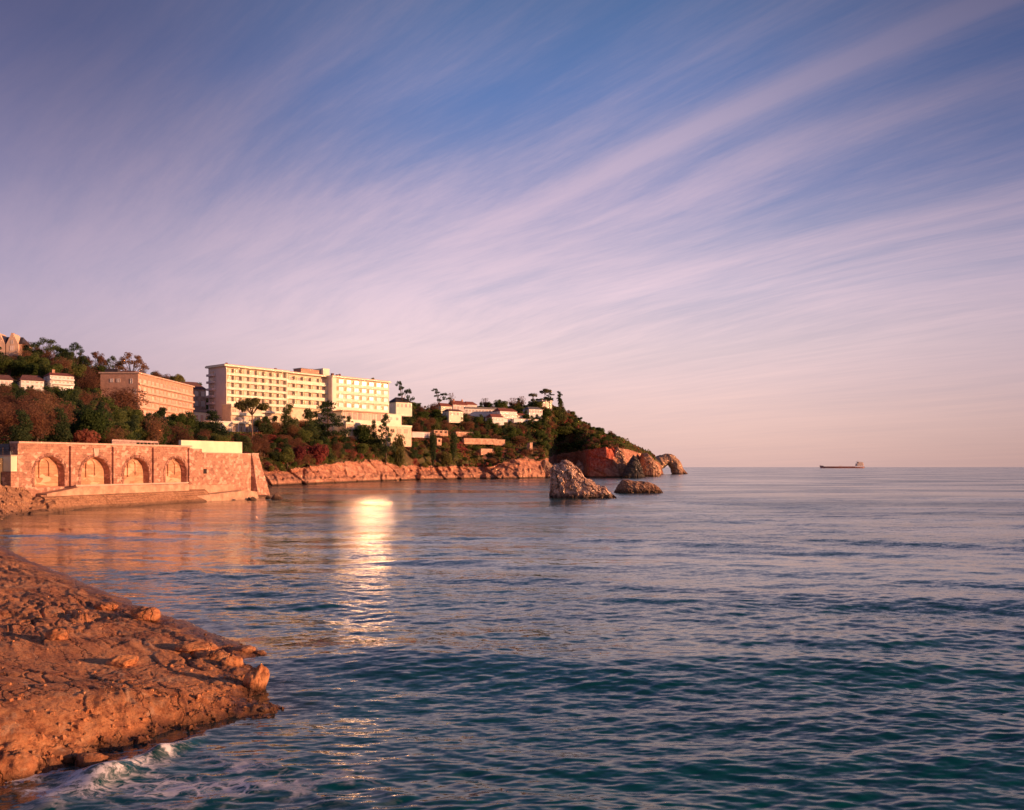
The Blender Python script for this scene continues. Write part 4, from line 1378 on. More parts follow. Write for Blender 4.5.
    # end balconies of the left side
    for zc in (50.9, 47.6, 44.3, 41.0, 37.7, 34.4):
        e = MB().box(-1.5, -0.02, 8.6, 13.9, Z(zc - 1.5), Z(zc - 1.28)).box(-1.5, -1.38, 8.6, 13.9, Z(zc - 1.277), Z(zc - 0.45)).box(-1.377, -0.02, 8.6, 8.72, Z(zc - 1.277), Z(zc - .45)).box(-1.377, -0.02, 13.78, 13.9, Z(zc - 1.277), Z(zc - .45))
        e.build("balcony", M_HOTEL2, t)
        add_window(t, 0.02, 13.2, Z(zc - 1.2), 3.6, 2.3, rz=-math.pi / 2, bars=2, name="balcony_door")
    MB().box(-0.12, 0.12, -0.08, 0.0 - .003, Z(22), Z(53.4)).build("drain_pipe", M_RUST, t)
    # lower wing in front of the left block
    u0, u1 = hu(231, 7), hu(262, 7)
    w = MB().box(u0, u1, -7, 0.0 - .01, Z(20), Z(35.3))
    w.build("lower_wing", M_BACK, t)
    for zb in (34.3, 30.6, 26.8):
        MB().box(u0 - 0.6, u1 + 0.6, -8.3, -7.003, Z(zb), Z(zb) + 0.3).box(u0 - 0.6, u1 + .6, -8.3, -8.15, Z(zb) + .303, Z(zb) + 1.25).box(u0 - 0.6, u0 - .45, -8.147, -7.003, Z(zb) + .303, Z(zb) + 1.25).build("balcony", M_HOTEL, t)
    MB().box(u0 - .3, u1 + .3, -7.3, -.02, Z(35.303), Z(35.7)).build("roof", M_HOTEL, t)
    n = 5
    for zb in (31.0, 27.3, 23.2):
        for i in range(n):
            x = u0 + 0.5 + (u1 - u0 - 1) * i / n
            add_window(t, x, -7.05, Z(zb), (u1 - u0 - 1) / n * 0.72, 2.5, bars=1, name="terrace_window")
    for i in range(6):
        x = u0 - .4 + (u1 - u0 + .5) * i / 5
        MB().box(x, x + .4, -8.2, -7.8, Z(21), Z(26.79)).build("column", M_WHITE, t)
    # restaurant wing with big windows under the right block
    v0, v1 = hu(342, 10), hu(387, 10)
    v2 = hu(401.5, 10)
    MB().box(v0, v2, -10.0, -3.3, Z(20), Z(35.4)).build("restaurant_wing", M_HOTEL, t)
    MB().box(v0 - .8, v1, -11.3, -3.28, Z(35.403), Z(35.95)).build("roof", M_ANNEX, t)
    MB().box(v1 + .003, v2 + .3, -10.4, -3.28, Z(35.403), Z(35.75)).build("roof", M_HOTEL, t)
    n = 9
    for i in range(n):
        x = v0 + 0.3 + (v1 - v0 - .6) * i / n
        add_window(t, x, -10.05, Z(31.6), (v1 - v0 - .6) / n * 0.80, 3.4, bars=1, name="restaurant_window", frame=M_RUST)
    for i in range(2):
        add_window(t, v1 + 2.2 + i * 4.5, -10.05, Z(32.4), 1.6, 1.6, bars=1, name="restaurant_window")
    # lower terrace with parapet and openings
    a0, a1 = hu(346, 16), hu(411.5, 16)
    MB().box(a0, a1, -16, -10.003, Z(18), Z(28.6)).build("terrace_wall", M_BACK, t)
    MB().box(a0 - .2, a1 + .2, -16.3, -15.9, Z(28.603), Z(29.6)).box(a1 - .1, a1 + .2, -15.897, -10.1, Z(28.603), Z(29.6)).build("terrace_parapet", M_HOTEL, t)
    n = 9
    for i in range(n):
        x = a0 + 0.8 + (a1 - a0 - 1.6) * i / n
        add_window(t, x, -16.05, Z(25.2), (a1 - a0) / n * 0.55, 2.3, bars=1, name="terrace_window", frame=M_PANEL)
    return t


build_hotel()


def build_annex():
    A = (-145.2, 330.0)
    t = empty("apartment_block", (A[0], A[1], 24.0), math.pi / 2)
    tag(t, "salmon coloured flat roofed block of flats left of the big cream hotel", "apartment block")
    L, dep, H = 57.0, 14.6, 19.3
    MB().box(0, L, 0, dep, 0, H).build("wall", M_ANNEX, t)
    rf = MB().box(-0.5, L + .5, -0.6, dep + .5, H + .003, H + .55).build("roof", M_COPE, t)
    MB().box(4, L - 4, 3, dep - 2, H + .553, H + 1.5).build("roof_house", M_BROWNROOF, rf)
    MB().box(1.5, 4, dep - 6, dep - 1, H + .553, H + 2.0).build("roof_vent", M_SLATE, rf)
    rows = [16.6, 13.6, 10.6, 7.6, 4.6]
    n = 14
    for zc in rows:
        MB().box(0.1, L - .1, -0.75, -0.003, zc - 1.55, zc - 1.35).box(0.1, L - .1, -0.75, -0.65, zc - 1.347, zc - 0.75).build("balcony", M_COPE, t)
        for i in range(n):
            x = 0.8 + i * (L - 1.2) / n
            add_window(t, x, -0.04, zc - 1.3, 2.3 if i % 3 else 1.5, 2.0, bars=1)
    for i, yy in enumerate((10.8, 8.2)):
        add_window(t, -0.04, yy, 15.9, 1.3, 1.4, rz=-math.pi / 2, bars=1)
    add_window(t, -0.04, 3.0, 15.4, 0.9, 1.9, rz=-math.pi / 2, bars=0)
    add_window(t, -0.04, 1.6, 11.4, 0.9, 1.9, rz=-math.pi / 2, bars=0)
    return t


build_annex()


def house(name, label, px0, px1, py_base, py_eave, py_ridge, D, depth=9.0, a=28, wall=M_WHITE, roof=M_REDROOF, nwin=4, rows=1, cat="house", group=None,
          chimney=0, flat=False, sink=4.0, hip=1.5, balcony=False, extra=None):
    """a house seen from the bay, its long face turned a degrees towards the sun"""
    ar = R(a + 12)
    xl = Xp(px0, D)
    w = max(line_hit(Vector((xl, D)), Vector((math.cos(ar), math.sin(ar))), px1)[0], 4.0)
    zb, ze, zr = Zp(py_base, D), Zp(py_eave, D), Zp(py_ridge, D)
    t = empty(name, (xl, D, zb), ar)
    t.rotation_euler = (0, 0, ar)
    tag(t, label, cat, group)
    H = ze - zb
    MB().box(0, w, 0, depth, -sink, H).build("wall", wall, t)
    if flat:
        rf = MB().box(-.4, w + .4, -.5, depth + .4, H + .003, H + max(zr - ze, 0.3)).build("roof", roof, t)
    else:
        rf = MB().gable(0, w, 0, depth, H + .003, H + (zr - ze), over=0.5, hip=hip).build("roof", roof, t)
    rh = H / rows
    for r in range(rows):
        for i in range(nwin):
            x = w * (i + 0.22) / nwin
            add_window(t, x, -0.04, r * rh + rh * 0.28, w / nwin * 0.55, rh * 0.5, bars=1)
        add_window(t, -0.04, depth * .65, r * rh + rh * .28, depth * .25, rh * .5, rz=-math.pi / 2)
        if balcony:
            MB().box(0.1, w - .1, -1.2, -0.003, r * rh - 0.1, r * rh + .12).box(0.1, w - .1, -1.2, -1.1, r * rh + .123, r * rh + rh * .3).build("balcony", M_WHITE, t)
    for c in range(chimney):
        x = w * (0.2 + 0.6 * c)
        MB().box(x, x + .9, depth * .4, depth * .4 + .9, H * 0.9, H + (zr - ze) + 1.0).build("chimney", M_TERR, rf)
    return t


M_PEACH = simple("peach render", (0.74, 0.50, 0.36), 0.8, 0.08, 0.4)


def build_villa():
    D = 385.0
    x0, x1 = Xp(-30, D), Xp(22.5, D)
    zb = Zp(356, D)
    t = empty("gabled_villa", (x0, D, zb), R(8))
    tag(t, "tall peach villa with pointed gables and dark roof on the hilltop", "villa")
    w = line_hit(Vector((x0, D)), Vector((math.cos(R(8)), math.sin(R(8)))), 21.5)[0]
    H = Zp(343, D) - zb
    zp = Zp(333.5, D) - zb
    MB().box(0, w, 0, 12, -6, H).build("wall", M_PEACH, t)
    MB().gable(0, w, 0, 12, H + .003, zp - .4, over=.3, hip=2).build("roof", M_SLATE, t)
    for c, hw in ((w - 3.6, 2.6), (w - 9.5, 2.8), (w - 17, 3.0)):
        g = MB().prism_xz([(c - hw, 0), (c + hw, 0), (c + hw, H - .4), (c + .5, zp), (c, zp + .5), (c - .5, zp), (c - hw, H - .4)], -0.9, 6.0)
        gg = g.build("gable_front", M_PEACH, t)
        gg2 = MB().add([(c - hw - .2, -1.0, H - .6), (c, -1.0, zp + .3), (c, 6, zp + .3), (c - hw - .2, 6, H - .6), (c + hw + .2, -1.0, H - .6), (c + hw + .2, 6, H - .6)], [(0, 1, 2, 3), (1, 4, 5, 2)])
        add_window(t, c - .8, -.94, H * .45, 1.6, 2.2, bars=1)
        add_window(t, c - .5, -.94, H * .98, 1.0, 1.6, bars=0)
    for c in (w - 6.5, w - 13):
        MB().box(c, c + 1, 5, 6.4, H, zp + 1.4).build("chimney", M_TERR, t)


build_villa()

HG = "houses on the headland"
house("white_house", "white house with brown roof half hidden by the hillside wood, leftmost", -12, 13, 386, 379, 373, 300, wall=M_WHITE, roof=M_BROWNROOF, nwin=6, rows=1, depth=8, a=22, group=HG)
house("white_house", "wide white house with dark brown roof above dark hillside trees", 21, 44, 387, 380, 373.5, 305, wall=M_WHITE, roof=M_BROWNROOF, nwin=5, rows=2, depth=9, a=25, group=HG)
house("white_house", "white two storey house with long window strip and red roof, beside the salmon flats", 50, 74, 384, 375, 371, 310, wall=M_WHITE, roof=M_REDROOF, nwin=6, rows=2, depth=9, a=30, group=HG, chimney=1, balcony=True)
house("brown_roofed_house", "house with big brown roof peeping out between flats and hotel", 180, 206, 408, 388, 380, 440, wall=M_TERR, roof=M_BROWNROOF, nwin=4, rows=2, depth=12, a=30, group=HG, hip=3)
house("flat_roofed_annexe", "low cream annexe with grey flat roof tucked beside the hotel end", 194, 220, 424, 412, 409.5, 392, wall=M_HOTEL, roof=M_GREYR, nwin=5, rows=1, depth=7, a=35, group=HG, flat=True)
house("flat_roofed_annexe", "small peach outbuilding in front of the hotel end wall", 211, 231, 436, 422, 420.5, 376, wall=M_HOTEL, roof=M_WHITE, nwin=3, rows=1, depth=7, a=40, group=HG, flat=True)
house("cream_house", "cream house with dark roof just right of the hotel under the leaning pine", 396, 412, 409, 402, 396.5, 500, wall=M_HOTEL, roof=M_SLATE, nwin=4, rows=1, depth=10, a=25, group=HG, hip=3)
house("red_roofed_house", "small red roofed house on the ridge beside the first tall pine", 441, 452, 411, 406, 402.5, 585, wall=M_HOTEL, roof=M_REDROOF, nwin=3, rows=1, depth=8, a=25, group=HG)
house("red_roofed_house", "red roofed house on the ridge with two chimneys", 453, 467, 411, 404.5, 400, 600, wall=M_HOTEL2, roof=M_REDROOF, nwin=4, rows=1, depth=9, a=20, group=HG, chimney=2)
house("red_roofed_house", "pink walled red roofed house, right of the one with two chimneys", 467, 477, 410, 404.5, 401, 610, wall=M_HOTEL2, roof=M_REDROOF, nwin=3, rows=1, depth=8, a=25, group=HG)
house("cream_house", "small cream cottage below the red roofed ridge houses", 449, 463, 416.5, 411, 408.5, 560, wall=M_HOTEL, roof=M_BROWNROOF, nwin=4, rows=1, depth=8, a=25, group=HG)
house("long_white_building", "very long low white building with flat grey roof near the ridge", 465, 505, 413, 408.5, 406.8, 605, wall=M_WHITE, roof=M_GREYR, nwin=12, rows=1, depth=8, a=12, group=HG, flat=True)
house("white_house", "white house with steep red roof and balcony in the middle of the headland", 500, 517, 418, 411, 407.5, 600, wall=M_WHITE, roof=M_REDROOF, nwin=4, rows=2, depth=9, a=25, group=HG, balcony=True)
house("white_house", "low white house with red roof stepping down left of the balcony house", 492, 504, 422, 417, 413.5, 590, wall=M_WHITE, roof=M_REDROOF, nwin=4, rows=1, depth=8, a=25, group=HG)
house("red_roofed_house", "tiny red roofed lodge beside the headland retaining wall", 518, 527, 419, 415.5, 413, 610, wall=M_HOTEL, roof=M_REDROOF, nwin=2, rows=1, depth=6, a=25, group=HG)
house("white_bungalow", "white hipped bungalow among dark trees below the summit", 529, 542.5, 414, 409, 406.3, 625, wall=M_WHITE, roof=M_GREYR, nwin=5, rows=1, depth=9, a=18, group=HG, hip=2)
house("cream_house", "orange lit cream house on the very summit of the headland", 542, 552, 407.5, 401.5, 399.8, 660, wall=M_HOTEL, roof=M_HOTEL2, nwin=3, rows=1, depth=8, a=30, group=HG, flat=True)


def terrace(name, label, px0, px1, py0, py1, D, mt, a=24, cat="retaining wall", thick=1.2, openings=0, group="terraces on the slope"):
    ar = R(a + 26)
    w = line_hit(Vector((Xp(px0, D), D)), Vector((math.cos(ar), math.sin(ar))), px1)[0]
    z0, z1 = Zp(py0, D), Zp(py1, D)
    t = empty(name, (Xp(px0, D), D, z0), ar)
    tag(t, label, cat, group)
    MB().box(0, w, 0, thick + 2, -1.6, z1 - z0).build("wall", mt, t)
    MB().box(-.1, w + .1, -.12, .6, z1 - z0 + .003, z1 - z0 + .25).build("coping", M_COPE, t)
    for i in range(openings):
        x = w * (i + .25) / openings
        MB().box(x, x + w / openings * .5, -.05, .2, (z1 - z0) * .15, (z1 - z0) * .8).build("opening", M_DARK, t)
    return t


terrace("retaining_wall", "white parapet wall just right of the hotel terraces", 412, 430, 434.5, 432, 472, M_HOTEL2, 14)
terrace("retaining_wall", "pink garden wall with openings below the ridge wood", 434, 448, 433, 430.5, 500, M_TERR, 14, openings=3)
terrace("retaining_wall", "orange block of terrace wall with a dark doorway above the cliff", 437, 441.5, 442.5, 438.5, 492, M_TERR, 25, openings=1)
terrace("retaining_wall", "long orange terrace wall on the slope below the long white building", 456, 474, 434, 432, 535, M_TERR, 14)
terrace("retaining_wall", "lower long orange terrace wall, stepping down to the right", 464, 497, 441.5, 438.5, 528, M_TERR, 10)
terrace("retaining_wall", "thin straight orange terrace wall on the right of the slope", 483, 505, 442.5, 439.5, 542, M_TERR, 10)
terrace("retaining_wall", "short orange wall on the bare rocky ground above the cliff", 481, 494, 455, 449, 528, M_TERR, 20)
terrace("road_wall", "thin pale wall along the road beside the headland houses", 514, 540, 420.6, 418.7, 603, M_WHITE, 8, cat="road wall")
terrace("rock_pillar", "slim orange masonry pillar at the edge above the cove", 530, 532.6, 457, 443, 552, M_TERR, 25, cat="pillar", thick=0.5)
terrace("retaining_wall", "pale stepped wall low down beside the pillar above the cove", 516, 527, 459, 454, 546, M_HOTEL2, 20)
terrace("garden_wall", "pink gatepost wall low among the hillside trees on the left", 55.5, 59, 406, 393, 300, M_HOTEL2, 20, cat="gatepost", thick=0.4)


# ------------------------------------------------------------------ ship on the horizon
def build_ship():
    D = 4700.0
    px0, px1 = 819.5, 864.0
    L = Xp(px1, D) - Xp(px0, D)
    t = empty("cargo_ship", (Xp(px0, D), D, 0), 0)
    tag(t, "long low cargo ship with its bridge aft, on the horizon", "ship")
    hull_m = simple("ship hull paint", (0.55, 0.30, 0.26), 0.6, 0.1, 0.02)
    sup = simple("ship upperworks paint", (0.80, 0.62, 0.50), 0.6, 0.05, 0.05)
    B = 16.0
    def hull(outline, wid):
        m = MB(); n = len(outline)
        v = []
        for x, z in outline:
            k = min(1, max(0.05, x / (L * .12))) * min(1, max(.5, (L - x) / (L * .06)))
            v += [(x, -wid * k, z), (x, wid * k, z)]
        f = [(2 * i, 2 * i + 1, (2 * i + 3) % (2 * n), (2 * i + 2) % (2 * n)) for i in range(n)]
        f += [tuple(range(0, 2 * n, 2)), tuple(range(1, 2 * n, 2))[::-1]]
        return m.add(v, f)
    hull([(L * .03, -2), (L * .5, -2), (L * .98, -2), (L, 3), (L, 10), (L * .75, 8.5), (L * .3, 8.5), (L * .08, 9.5), (L * .075, 14), (0, 15), (L * .012, 6)], B).build("hull", hull_m, t)
    MB().box(L * .83, L * .955, -B * .8, B * .8, 13, 27).box(L * .86, L * .94, -B * .7, B * .7, 27, 33).box(L * .84, L * .875, -B, B, 33, 36).build("superstructure", sup, t)
    MB().prism_xz([(L * .935, 13), (L * .975, 13), (L * .97, 34), (L * .94, 34)], -4, 4).build("funnel", sup, t)
    for x, h in ((.865, 44), (.92, 38), (.985, 28), (.81, 22), (.03, 20)):
        MB().tube([(L * x, 0, 12), (L * x, 0, h)], [1.5, .8], 6).build("mast", sup, t)
    for i in range(10):
        x = L * (.12 + .068 * i)
        MB().box(x, x + L * .055, -B * .6, B * .6, 8.4, 10.4).build("hatch", hull_m, t)
    hook = MB().tube([(L * .45, 0, 8), (L * .45, 0, 14)], 1.2, 6).tube([(L * .45, 0, 13), (L * .5, 0, 13.5)], .8, 6)
    hook.build("deck_crane", sup, t)


build_ship()
# ------------------------------------------------------------------ trees
def leaf_mat(name, stops, trans=0.0):
    m, t, p = mat(name)
    oi = t.node('ShaderNodeObjectInfo')
    g = t.node('ShaderNodeNewGeometry')
    n = t.noise(g.outputs['Position'], 0.35, 4, 0.7)
    v = t.math('ADD', t.math('MULTIPLY', oi.outputs['Random'], 0.55), t.math('MULTIPLY', n, 0.45))
    v = t.math('ADD', v, t.math('MULTIPLY', t.math('SUBTRACT', g.outputs['Random Per Island'], 0.5), 0.35))
    t.l.new(t.ramp(v, stops), p.inputs['Base Color'])
    p.inputs['Roughness'].default_value = 0.8
    p.inputs['Specular IOR Level'].default_value = 0.15
    # light also comes through the leaves
    tl = t.node('ShaderNodeBsdfTranslucent')
    cc = t.ramp(v, [(a, tuple(min(1, q * 2.3) for q in b)) for a, b in stops])
    t.l.new(cc, tl.inputs['Color'])
    mx = t.node('ShaderNodeMixShader'); mx.inputs[0].default_value = 0.45
    t.l.new(p.outputs[0], mx.inputs[1]); t.l.new(tl.outputs[0], mx.inputs[2])
    out = [n for n in t.n if n.type == 'OUTPUT_MATERIAL'][0]
    t.l.new(mx.outputs[0], out.inputs[0])
    return m


M_GREEN = leaf_mat("broad green leaves", [(0.2, (0.039, 0.064, 0.018)), (0.5, (0.088, 0.120, 0.031)), (0.8, (0.150, 0.157, 0.049))])
M_DKGREEN = leaf_mat("dark evergreen needles", [(0.2, (0.026, 0.042, 0.022)), (0.5, (0.052, 0.080, 0.032)), (0.8, (0.098, 0.110, 0.041))])
M_AUTUMN = leaf_mat("russet autumn twigs", [(0.2, (0.109, 0.053, 0.034)), (0.5, (0.194, 0.090, 0.053)), (0.8, (0.233, 0.132, 0.066))])
M_RED = leaf_mat("crimson shrub leaves", [(0.2, (0.149, 0.041, 0.041)), (0.5, (0.257, 0.061, 0.054)), (0.8, (0.297, 0.121, 0.068))])
M_OLIVE = leaf_mat("olive scrub leaves", [(0.2, (0.082, 0.082, 0.029)), (0.5, (0.154, 0.138, 0.046)), (0.8, (0.211, 0.194, 0.059))])
M_BARK = simple("bark", (0.10, 0.065, 0.05), 0.9, 0.2, 2.0)
M_PALEBARK = simple("pale pine bark", (0.20, 0.12, 0.085), 0.9, 0.2, 2.0)  # paler bark of the umbrella pines


def leaves(rng, lobes, n, size, thin=1.0, fill=0.35):
    lob = np.array(lobes, float)
    vol = (lob[:, 3] * lob[:, 4] + lob[:, 4] * lob[:, 5] + lob[:, 3] * lob[:, 5])
    k = rng.choice(len(lob), n, p=vol / vol.sum())
    d = rng.normal(size=(n, 3)); d /= np.linalg.norm(d, axis=1)[:, None]
    r = np.where(rng.random(n) < fill, rng.random(n) ** 0.5 * 0.85, 0.86 + 0.22 * rng.random(n))
    c = lob[k, :3] + d * lob[k, 3:6] * r[:, None]
    nn = d * 0.9 + rng.normal(size=(n, 3)) * 0.55 + np.array([0, 0, 0.25])
    nn /= np.linalg.norm(nn, axis=1)[:, None]
    a = np.cross(nn, rng.normal(size=(n, 3))); a /= np.linalg.norm(a, axis=1)[:, None]
    b = np.cross(nn, a)
    s = size * (0.55 + 0.9 * rng.random(n))[:, None]
    e = 0.5 + 0.3 * rng.random((n, 1))
    V = np.stack([c - a * s, c - b * s * e * thin, c + a * s, c + b * s * e * thin], 1)
    V += rng.normal(size=V.shape) * size * 0.12
    return V


def proto(kind, seed):
    """unit height tree: (crown mesh, trunk mesh)"""
    rng = np.random.default_rng(seed)
    rr = random.Random(seed)
    tr = MB()
    lobes = []
    bark = M_BARK
    if kind in ('round', 'autumn'):
        for i in range(16):
            a = rr.uniform(0, 6.28); q = rr.uniform(0.05, 0.30); h = rr.uniform(0.34, 0.84)
            s = rr.uniform(0.10, 0.19) * (1.1 - 0.5 * abs(h - 0.55))
            q *= 1.15 - abs(h - 0.5)
            lobes.append((q * math.cos(a), q * math.sin(a), h, s * 1.15, s * 1.15, s * 0.85))
        tr.tube([(0, 0, -0.06), (0.01, 0, 0.2), (0, 0.01, 0.5)], [0.035, 0.026, 0.014], 6)
        for l in lobes[:9]:
            tr.tube([(0, 0, 0.22), (l[0] * .5, l[1] * .5, l[2] * .7), (l[0], l[1], l[2])], [0.016, 0.01, 0.004], 5)
        V = leaves(rng, lobes, 3400 if kind == 'round' else 2900, 0.027 if kind == 'round' else 0.024, 1.0 if kind == 'round' else 0.45, 0.25)
        m = M_GREEN if kind == 'round' else M_AUTUMN
    elif kind == 'evergreen':
        for i in range(18):
            h = rr.uniform(0.12, 0.95); q = (1.02 - h) * rr.uniform(0.1, 0.36); a = rr.uniform(0, 6.28)
            s = 0.08 + 0.10 * (1 - h)
            lobes.append((q * math.cos(a), q * math.sin(a), h, s * 1.2, s * 1.2, s * 0.8))
        tr.tube([(0, 0, -0.06), (0, 0, 0.9)], [0.03, 0.006], 6)
        V = leaves(rng, lobes, 3400, 0.026, 0.7, 0.3); m = M_DKGREEN
    elif kind == 'cypress':
        for i in range(12):
            h = 0.1 + 0.8 * i / 11
            s = 0.13 * math.sin(math.pi * min(1, 0.25 + 0.72 * (1 - h)))
            lobes.append((rr.uniform(-.02, .02), rr.uniform(-.02, .02), h, s, s, 0.10))
        tr.tube([(0, 0, -0.06), (0, 0, 0.9)], [0.025, 0.006], 6)
        V = leaves(rng, lobes, 2400, 0.022, 0.6, 0.3); m = M_DKGREEN
    elif kind == 'cedar':
        for lev, (h, q) in enumerate(((0.30, 0.36), (0.45, 0.36), (0.60, 0.30), (0.74, 0.24), (0.86, 0.16), (0.95, 0.08))):
            for j in range(9):
                a = rr.uniform(0, 6.28) + j * 0.7; d = q * rr.uniform(0.25, 1.1)
                e = rr.uniform(.07, .13) * (1.15 - .5 * h)
                lobes.append((d * math.cos(a), d * math.sin(a), h + rr.uniform(-.07, .06), e, e, e * .45))
        tr.tube([(0, 0, -0.06), (0, 0, 0.94)], [0.034, 0.006], 6)
        for l in lobes[::3]:
            tr.tube([(0, 0, l[2] - .05), (l[0], l[1], l[2])], [0.012, 0.004], 4)
        V = leaves(rng, lobes, 3000, 0.024, 0.6, 0.3); m = M_DKGREEN
    elif kind == 'umbrella':
        for i in range(20):
            a = rr.uniform(0, 6.28); q = math.sqrt(rr.random()) * 0.40
            lobes.append((q * math.cos(a) + .02, q * math.sin(a), 0.85 + rr.uniform(-.06, .05) - q * .22, 0.12, 0.12, 0.055))
        tr.tube([(0, 0, -0.06), (0.02, 0, 0.3), (-0.01, 0.01, 0.62), (0.02, 0, 0.8)], [0.026, 0.02, 0.017, 0.01], 6)
        for l in lobes[:9]:
            tr.tube([(0, 0, 0.58), (l[0] * .6, l[1] * .6, .76), (l[0], l[1], l[2] - .01)], [0.012, 0.008, 0.004], 4)
        V = leaves(rng, lobes, 2600, 0.024, 0.7, 0.3); m = M_OLIVE; bark = M_PALEBARK
    elif kind == 'spreading':
        for i in range(34):
            a = rr.uniform(0, 6.28); q = math.sqrt(rr.random()) * 0.62
            h = 0.90 - 0.42 * (q / 0.62) ** 2 + rr.uniform(-.09, .05)
            lobes.append((q * math.cos(a), q * math.sin(a), h, 0.125, 0.125, 0.055))
        tr.tube([(0, 0, -0.06), (0.02, 0, 0.2), (0, 0.01, 0.42)], [0.04, 0.032, 0.022], 6)
        for l in lobes[:22]:
            tr.tube([(0, 0, 0.25), (l[0] * .5, l[1] * .5, l[2] * .72), (l[0], l[1], l[2] - .01)], [0.018, 0.010, 0.003], 4)
        V = leaves(rng, lobes, 3000, 0.026, 0.5, 0.35); m = M_AUTUMN if seed % 2 else M_DKGREEN
    elif kind == 'windswept':
        tops = [(-0.20, 0, 0.93), (-0.02, .05, 0.86), (0.16, -.03, 0.78), (0.30, 0, 0.66), (0.1, .05, 0.58), (-.1, -.04, .74)]
        for x, y, h in tops:
            for j in range(5):
                e = rr.uniform(.04, .085)
                lobes.append((x * 1.1 + rr.uniform(-.12, .12), y + rr.uniform(-.10, .10), h + rr.uniform(-.035, .03), e, e, e * .45))
        tr.tube([(-0.02, 0, -0.06), (-0.03, 0, 0.3), (-0.06, 0, 0.6), (-0.14, 0, 0.88)], [0.026, 0.02, 0.014, 0.006], 6)
        for x, y, h in tops:
            tr.tube([(-.03, 0, h * .72), (x * .6, y * .6, h * .92), (x, y, h)], [0.012, 0.008, 0.004], 5)
        V = leaves(rng, lobes, 1700, 0.022, 0.5, 0.3); m = M_DKGREEN
    elif kind == 'bare':
        pts = []
        for i in range(46):
            a = rr.uniform(0, 6.28); q = rr.uniform(0.08, 0.36); h = 0.42 + 0.5 * rr.random()
            q *= math.sqrt(max(0.05, 1 - ((h - .6) / .42) ** 2))
            p = (q * math.cos(a), q * math.sin(a), h)
            tr.tube([(0, 0, 0.22 + .1 * rr.random()), (p[0] * .45, p[1] * .45, h * .68), p], [0.012, 0.007, 0.002], 4)
            lobes.append((p[0], p[1], p[2], 0.06, 0.06, 0.05))
        tr.tube([(0, 0, -0.06), (0.01, 0, 0.35), (0, 0, .6)], [0.03, 0.022, 0.01], 6)
        V = leaves(rng, lobes, 1500, 0.019, 0.25, 0.8); m = M_AUTUMN
    elif kind in ('bush', 'redbush', 'olivebush'):
        for i in range(9):
            a = rr.uniform(0, 6.28); q = rr.uniform(0.0, 0.45)
            s = rr.uniform(0.24, 0.36)
            lobes.append((q * math.cos(a), q * math.sin(a), rr.uniform(0.2, 0.62), s, s, s * .9))
        for i in range(4):
            a = rr.uniform(0, 6.28)
            tr.tube([(0, 0, -0.1), (.2 * math.cos(a), .2 * math.sin(a), .4)], [0.04, 0.015], 4)
        V = leaves(rng, lobes, 1700, 0.055, 0.8, 0.25)
        m = {'bush': M_GREEN, 'redbush': M_RED, 'olivebush': M_OLIVE}[kind]
    cm = quads_mesh("crown", V, [m])
    tm = tr.mesh("trunk", [bark], True)
    return cm, tm


PROTO = {}
for i, (k, n) in enumerate((('round', 3), ('autumn', 3), ('evergreen', 2), ('cypress', 1), ('cedar', 2), ('umbrella', 2), ('spreading', 3), ('windswept', 2), ('bare', 2), ('bush', 3), ('redbush', 2), ('olivebush', 2))):
    PROTO[k] = [proto(k, 100 + i * 10 + j) for j in range(n)]
NAMES = {'round': 'broadleaf_tree', 'autumn': 'russet_tree', 'evergreen': 'evergreen_tree', 'cypress': 'cypress_tree', 'cedar': 'cedar_tree', 'umbrella': 'umbrella_pine', 'spreading': 'spreading_pine',
         'windswept': 'windswept_pine', 'bare': 'bare_tree', 'bush': 'green_shrub', 'redbush': 'red_shrub', 'olivebush': 'olive_shrub'}
UNITW = {'round': 0.72, 'autumn': 0.72, 'evergreen': 0.72, 'cypress': 0.26, 'cedar': 0.8, 'umbrella': 0.94, 'spreading': 1.4, 'windswept': 0.62, 'bare': 0.72, 'bush': 1.35, 'redbush': 1.35, 'olivebush': 1.35}
TR = random.Random(77)


def tree(kind, label, px, top_py, D, wpx=None, group=None, base=None, zrot=None):
    g = ground_at(px, D) if base is None else base
    h = Zp(top_py, D) - g
    if h < 0.8: return None
    cm, tm = TR.choice(PROTO[kind])
    w = wpx / F * D / UNITW[kind] if wpx else h * TR.uniform(0.9, 1.15)
    isb = kind in ('bush', 'redbush', 'olivebush')
    name = NAMES[kind]
    t = empty(name, (Xp(px, D), D, g - 0.1), TR.uniform(0, 6.28) if zrot is None else zrot)
    t.scale = (w, w, h)
    tag(t, label, "shrub" if isb else "tree", group)
    link("foliage" if isb else "crown", cm, t)
    link("stem" if isb else "trunk", tm, t)
    return t


